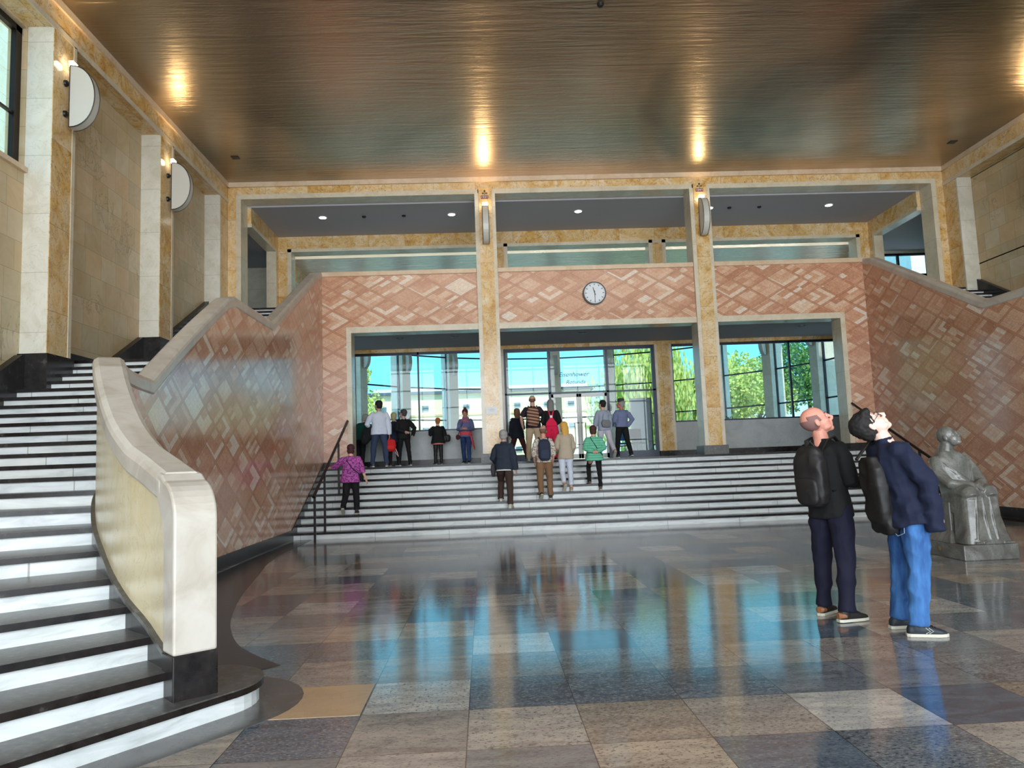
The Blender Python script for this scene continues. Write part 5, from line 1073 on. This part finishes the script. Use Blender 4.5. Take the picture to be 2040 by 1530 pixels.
bag(r, J, 'small dark red bag at the right hip of the woman with the scarf', cloth((0.07, 0.01, 0.015)), at_(-.08)+X_*.26, (.07, .04, .08), strap=[at_(.0)+X_*.25, at_(.2, .12)+X_*.14, at_(.42, .15)+X_*.05])
# --- on the landing, before the glass doors
x, y = atp(1033, 22.3)
r, J = person('long-haired person in black and dark red striding behind the backpacker', (x, y, LZ), rad(20), H=1.62, hair=dict(c=(0.22, 0.10, 0.05), style='long'), top=dict(c=cloth((0.008, 0.010, 0.022)), hem=-.17, g=.038, flare=.03), bottom=dict(c=cloth((0.07, 0.010, 0.012)), fit=1.05), lR=(-26, 4, 3, 8, -18), lL=(20, 8, 3), aR=((.2, .2, -1), (-.2, .7, -.3)), aL=((.2, .0, -1), (0, .3, -1)), head=(4, -10), sole=plain('white_sole', (.8, .8, .8), .5))
x, y = atp(1065, 21.2)
r, J = person('tall man in khaki trousers with striped backpack before the doors', (x, y, LZ), rad(-3), H=1.88, wide=1.10, skin=(0.68, 0.38, 0.28), hair=dict(c=(0.20, 0.11, 0.07), style='fringe'), top=dict(c=cloth((0.025, 0.014, 0.025)), name='shirt', hem=-.08, g=.032, sleeve=.5), bottom=dict(c=cloth((0.50, 0.37, 0.24)), fit=1.12), aR=((.5, .05, -1), (-.25, .5, -.8)), aL=((.5, .05, -1), (-.15, .4, -.9)), lR=(-2, 2, 4), lL=(4, 3, 4), shoes=(0.5, 0.48, 0.44), head=(10, 0))
backpack(r, J, 'brown backpack with orange stripes on the tall man in khaki trousers', wrap((0.10, 0.04, 0.03), 'stripe', (0.46, 0.26, 0.16), 75.0), wrap((0.10, 0.04, 0.03), 'stripe', (0.46, 0.26, 0.16), 75.0), size=(.17, .10, .25), low=.20)
x, y = atp(1101, 20.9)
REDC = cloth((0.75, 0.01, 0.07))
r, J = person('grey-haired woman in black top and bright red dungarees before the doors', (x, y, LZ), rad(-2), H=1.71, wide=1.05, hair=dict(c=(0.20, 0.20, 0.19), style='long'), top=dict(c=BLKC, hem=.06, g=.028), bottom=dict(c=REDC, fit=1.22), aR=((.28, .1, -1), (-.5, .5, -.3)), aL=((.28, .1, -1), (-.5, .5, -.3)), lR=(4, 4, 2), lL=(-4, 3, 2), head=(-4, 0))
at_, X_, f_ = J['at'], J['X'], J['fwd']; m = MB()
m.rings([[at_(d, o)-X_*w_, at_(d, o)+X_*w_, at_(d, o+.02)+X_*w_, at_(d, o+.02)-X_*w_] for d, o, w_ in ((.04, -.150, .16), (.12, -.150, .15), (.26, -.155, .045), (.30, -.155, .035))])
for s in (1, -1): m.tube([at_(.28, -.15)+X_*.02*s, at_(.42, -.142)+X_*.055*s, at_(.50, -.07)+X_*.085*s], .018, 6, flat=.5)
m.build('dungaree_bib', REDC, r); MB().obox(at_(.30, -.165), (.035, .006, .035)).build('patch', WTX, r)
MB().rings([superring(at_(d), .188, .142, X_, f_, 24) for d in (.045, .07)]).build('waist_belt', EDGE, r)
x, y = atp(1206, 21.3)
r, J = person('dark-haired woman in light grey shirt and pale trousers near the door', (x, y, LZ), rad(14), H=1.68, wide=.96, hair=dict(c=(0.012, 0.010, 0.012)), top=dict(c=cloth((0.36, 0.40, 0.50)), name='shirt', hem=-.12, g=.034, flare=.01), bottom=dict(c=cloth((0.58, 0.55, 0.62)), fit=1.08, length=.92), aL=((.25, .25, -1), (-.05, .4, -1)), aR=((.2, 0, -1), (.1, .2, -1)), lL=(10, 6, 1), lR=(-18, 24, 2, 10, -38), shoes=(0.45, 0.34, 0.28), lean=(0, .06), head=(6, -25))
at_, X_ = J['at'], J['X']
bag(r, J, 'grey shoulder bag of the woman in the light grey shirt', cloth((0.20, 0.21, 0.22)), at_(.07, -.19)+X_*.0, (.15, .06, .12), strap=[at_(.15, -.17)-X_*.10, at_(.35, -.15)-X_*.06, at_(.50, -.03)+X_*.02])
x, y = atp(1242, 22.2)
r, J = person('man in dark hat and blue shirt with black trousers, rightmost by the doors', (x, y, LZ), rad(22), H=1.74, wide=1.06, skin=(0.62, 0.20, 0.14), hair=dict(c=(0.35, 0.33, 0.30)), top=dict(c=wrap((0.16, 0.19, 0.33), 'check', (0.22, 0.25, 0.40), 30), name='shirt', hem=-.02, g=.036, flare=.02), bottom=dict(c=BLKC, fit=1.05), aR=((.45, -.35, -.8), (-.45, .2, -.6)), aL=((.2, .3, -1), (-.2, .8, -.4)), lL=(12, 6, 1), lR=(-12, 8, 2, 8, -12), lean=(0, -.04), head=(4, -40), sole=plain('white_sole', (.8, .8, .8), .5))
hd, HM = J['hd'], J['HM']; h = worn('hat', 'dark grey brimmed hat on the man in the blue shirt', 'hat', r); HT = cloth((0.05, 0.045, 0.05))
MB().rings([superring(hd((0, -.01, z)), a, b, HM @ Vector((1, 0, 0)), HM @ Vector((0, 1, 0)), 24, 2.0) for z, a, b in ((.075, .092, .108), (.12, .092, .106), (.155, .084, .098), (.170, .06, .07))]).build('crown', HT, h, smooth=True)
MB().rings([superring(hd((0, .0, z)), a, b, HM @ Vector((1, 0, 0)), HM @ Vector((0, 1, 0)), 28, 2.0) for z, a, b in ((.070, .09, .10), (.066, .128, .150), (.072, .130, .152), (.080, .09, .10))]).build('brim', HT, h, smooth=True)

# ================================================================== SEATED STONE FIGURE
def mk_stone():
    t = NT('statue_stone', rough=0.26); tc_ = t.n('TexCoord').outputs['Object']; n1 = t.noise(tc_, 3.0, 5, .6, .8); n2 = t.noise(tc_, 60.0, 3, .6)
    c = t.ramp(n1, [(0.3, (0.075, 0.07, 0.06)), (0.5, (0.14, 0.135, 0.12)), (0.7, (0.24, 0.235, 0.22))])
    c = t.mix(t.mt('MULTIPLY', t.mt('LESS_THAN', n2, 0.40), .55), c, (0.08, 0.075, 0.07)); t.col(c); t.bump(n2, 0.25, 0.004); return t.m
STN = mk_stone()
s = thing('statue', 'seated robed stone figure looking up, before the right mural', 'statue', (6.60, 9.78, 0)); s.rotation_euler = (0, 0, rad(0))
# local frame: front is -Y, the body turns slightly to the viewer's right
MB().prism([(-.37, 0.02), (.37, 0.02), (.37, .98), (-.37, .98)], 0, .20).build('base', STN, s, bevel=.012)
MB().rings([[(-.37, .30, .20), (.30, .30, .20), (.30, .98, .20), (-.37, .98, .20)], [(-.27, .42, .36), (.26, .42, .36), (.26, .92, .36), (-.27, .92, .36)], [(-.27, .42, .74), (.26, .42, .74), (.26, .92, .74), (-.27, .92, .74)]]).build('seat_block', STN, s, bevel=.01)
m = MB(); X, Y, Z = Vector((1, 0, 0)), Vector((0, 1, 0)), Vector((0, 0, 1)); SR = superring
def R3(c, rx, ry, a=0.0, p=3.2): 
    ca, sa = math.cos(a), math.sin(a); return SR(Vector(c), rx, ry, Vector((ca, sa, 0)), Vector((-sa, ca, 0)), 24, p)
# robe from feet to lap, then torso leaning back
m.rings([R3((.03, .22, .20), .335, .20, 0, 4), R3((.02, .23, .32), .30, .19, 0, 4), R3((.0, .25, .55), .26, .18, 0, 4), R3((-.01, .26, .78), .25, .19, 0, 4), R3((-.01, .29, .88), .24, .18, 0, 3.5), R3((-.01, .34, .92), .20, .14, 0, 3)])
m.rings([R3((-.02, .42, .60), .24, .22), R3((-.02, .50, .84), .235, .21), R3((-.03, .57, 1.02), .22, .165), R3((-.05, .61, 1.20), .235, .15), R3((-.07, .64, 1.34), .225, .13), R3((-.08, .66, 1.42), .15, .11), R3((-.085, .665, 1.455), .08, .08)])
for a_, b_ in (((-.13, .58, .84), (-.14, .10, .86)), ((.12, .58, .84), (.13, .10, .86))): m.tube([a_, Vector(a_).lerp(Vector(b_), .5)+Vector((0, 0, .03)), Vector(b_)+Vector((0, .05, -.01)), Vector(b_)+Vector((0, .01, -.06))], [.14, .135, .12, .09], 14)
for s_ in (-1, 1):
    m.tube([(-.075+.19*s_, .64, 1.33), (-.06+.255*s_, .54, 1.14), (-.04+.22*s_, .36, .99), (-.02+.03*s_, .20, .96)], [.085, .085, .072, .05], 14)
m.tube([(-.05, .30, .965), (0, .17, .95), (.03, .10, .90)], [.05, .045, .02], 12)
m.tube([(-.085, .665, 1.38), (-.085, .645, 1.50), (-.08, .63, 1.56)], [.11, .096, .088], 14)
HMs = Matrix.Rotation(rad(42), 3, 'Z') @ Matrix.Rotation(rad(-24), 3, 'X'); hs = Vector((-.075, .60, 1.63)); h_ = lambda p: hs+HMs @ (Vector((p[0], -p[1], p[2]))*1.32)
m.ell(h_((0, -.012, .030)), V3s(1.32, .080, .098, .092), 18, HMs); m.ell(h_((0, .030, -.032)), V3s(1.32, .066, .066, .084), 16, HMs); m.ell(h_((0, .066, -.092)), V3s(1.32, .032, .028, .024), 12, HMs); m.ell(h_((0, .078, .030)), V3s(1.32, .056, .020, .012), 12, HMs)
m.tube([h_((0, .086, .022)), h_((0, .106, -.004)), h_((0, .120, -.024)), h_((0, .090, -.032))], [.010, .014, .018, .012], 8); m.ell(h_((0, .092, -.055)), V3s(1.32, .026, .012, .007), 10, HMs); m.ell(h_((0, .090, -.066)), V3s(1.32, .022, .012, .007), 10, HMs)
for q in (1, -1): m.ell(h_((q*.084, -.008, -.008)), V3s(1.32, .012, .022, .036), 10, HMs); m.ell(h_((q*.036, .070, .004)), V3s(1.32, .018, .010, .009), 10, HMs)
# carved cloth folds across the chest, arms and skirt
for k in range(7):
    t_ = k/6; m.tube([(-.26+.03*k, .50-.01*k, 1.30-.075*k), (-.12+.015*k, .43-.01*k, 1.16-.045*k), (.05, .40-.012*k, 1.02-.012*k)], [.006, .012, .006], 6)
    if k < 4: m.tube([(.15-.02*k, .52, 1.33-.03*k), (.12-.015*k, .45, 1.18-.02*k), (.05, .40, 1.02)], [.006, .011, .006], 6)
for x0, x1 in ((-.10, -.16), (-.02, .02), (.08, .12)): m.tube([(x0, .075, .82), (x0+(x1-x0)*.4, .06, .55), (x1, .035, .26)], [.006, .010, .012], 6)
m.tube([(-.19, .045, .26), (-.10, .02, .24), (0.0, .03, .25)], .012, 6)
for q in (-.14, .26):
    m.rings([R3((q, .13, .20), .085, .12, 0, 3), R3((q, .14, .235), .075, .10, 0, 3), R3((q, .17, .26), .05, .06, 0, 2.5)])
    for i in range(4): m.ell((q-.05+.033*i, .025, .222), (.016, .028, .016), 8)
fuse(m, 'robed_figure', STN, s, .009, 2)
m = MB(); m.ell((-.372, .55, .11), (.004, .035, .035), 12); m.build('badge', plain('brass_badge', (.30, .22, .10), .4, .6), s)
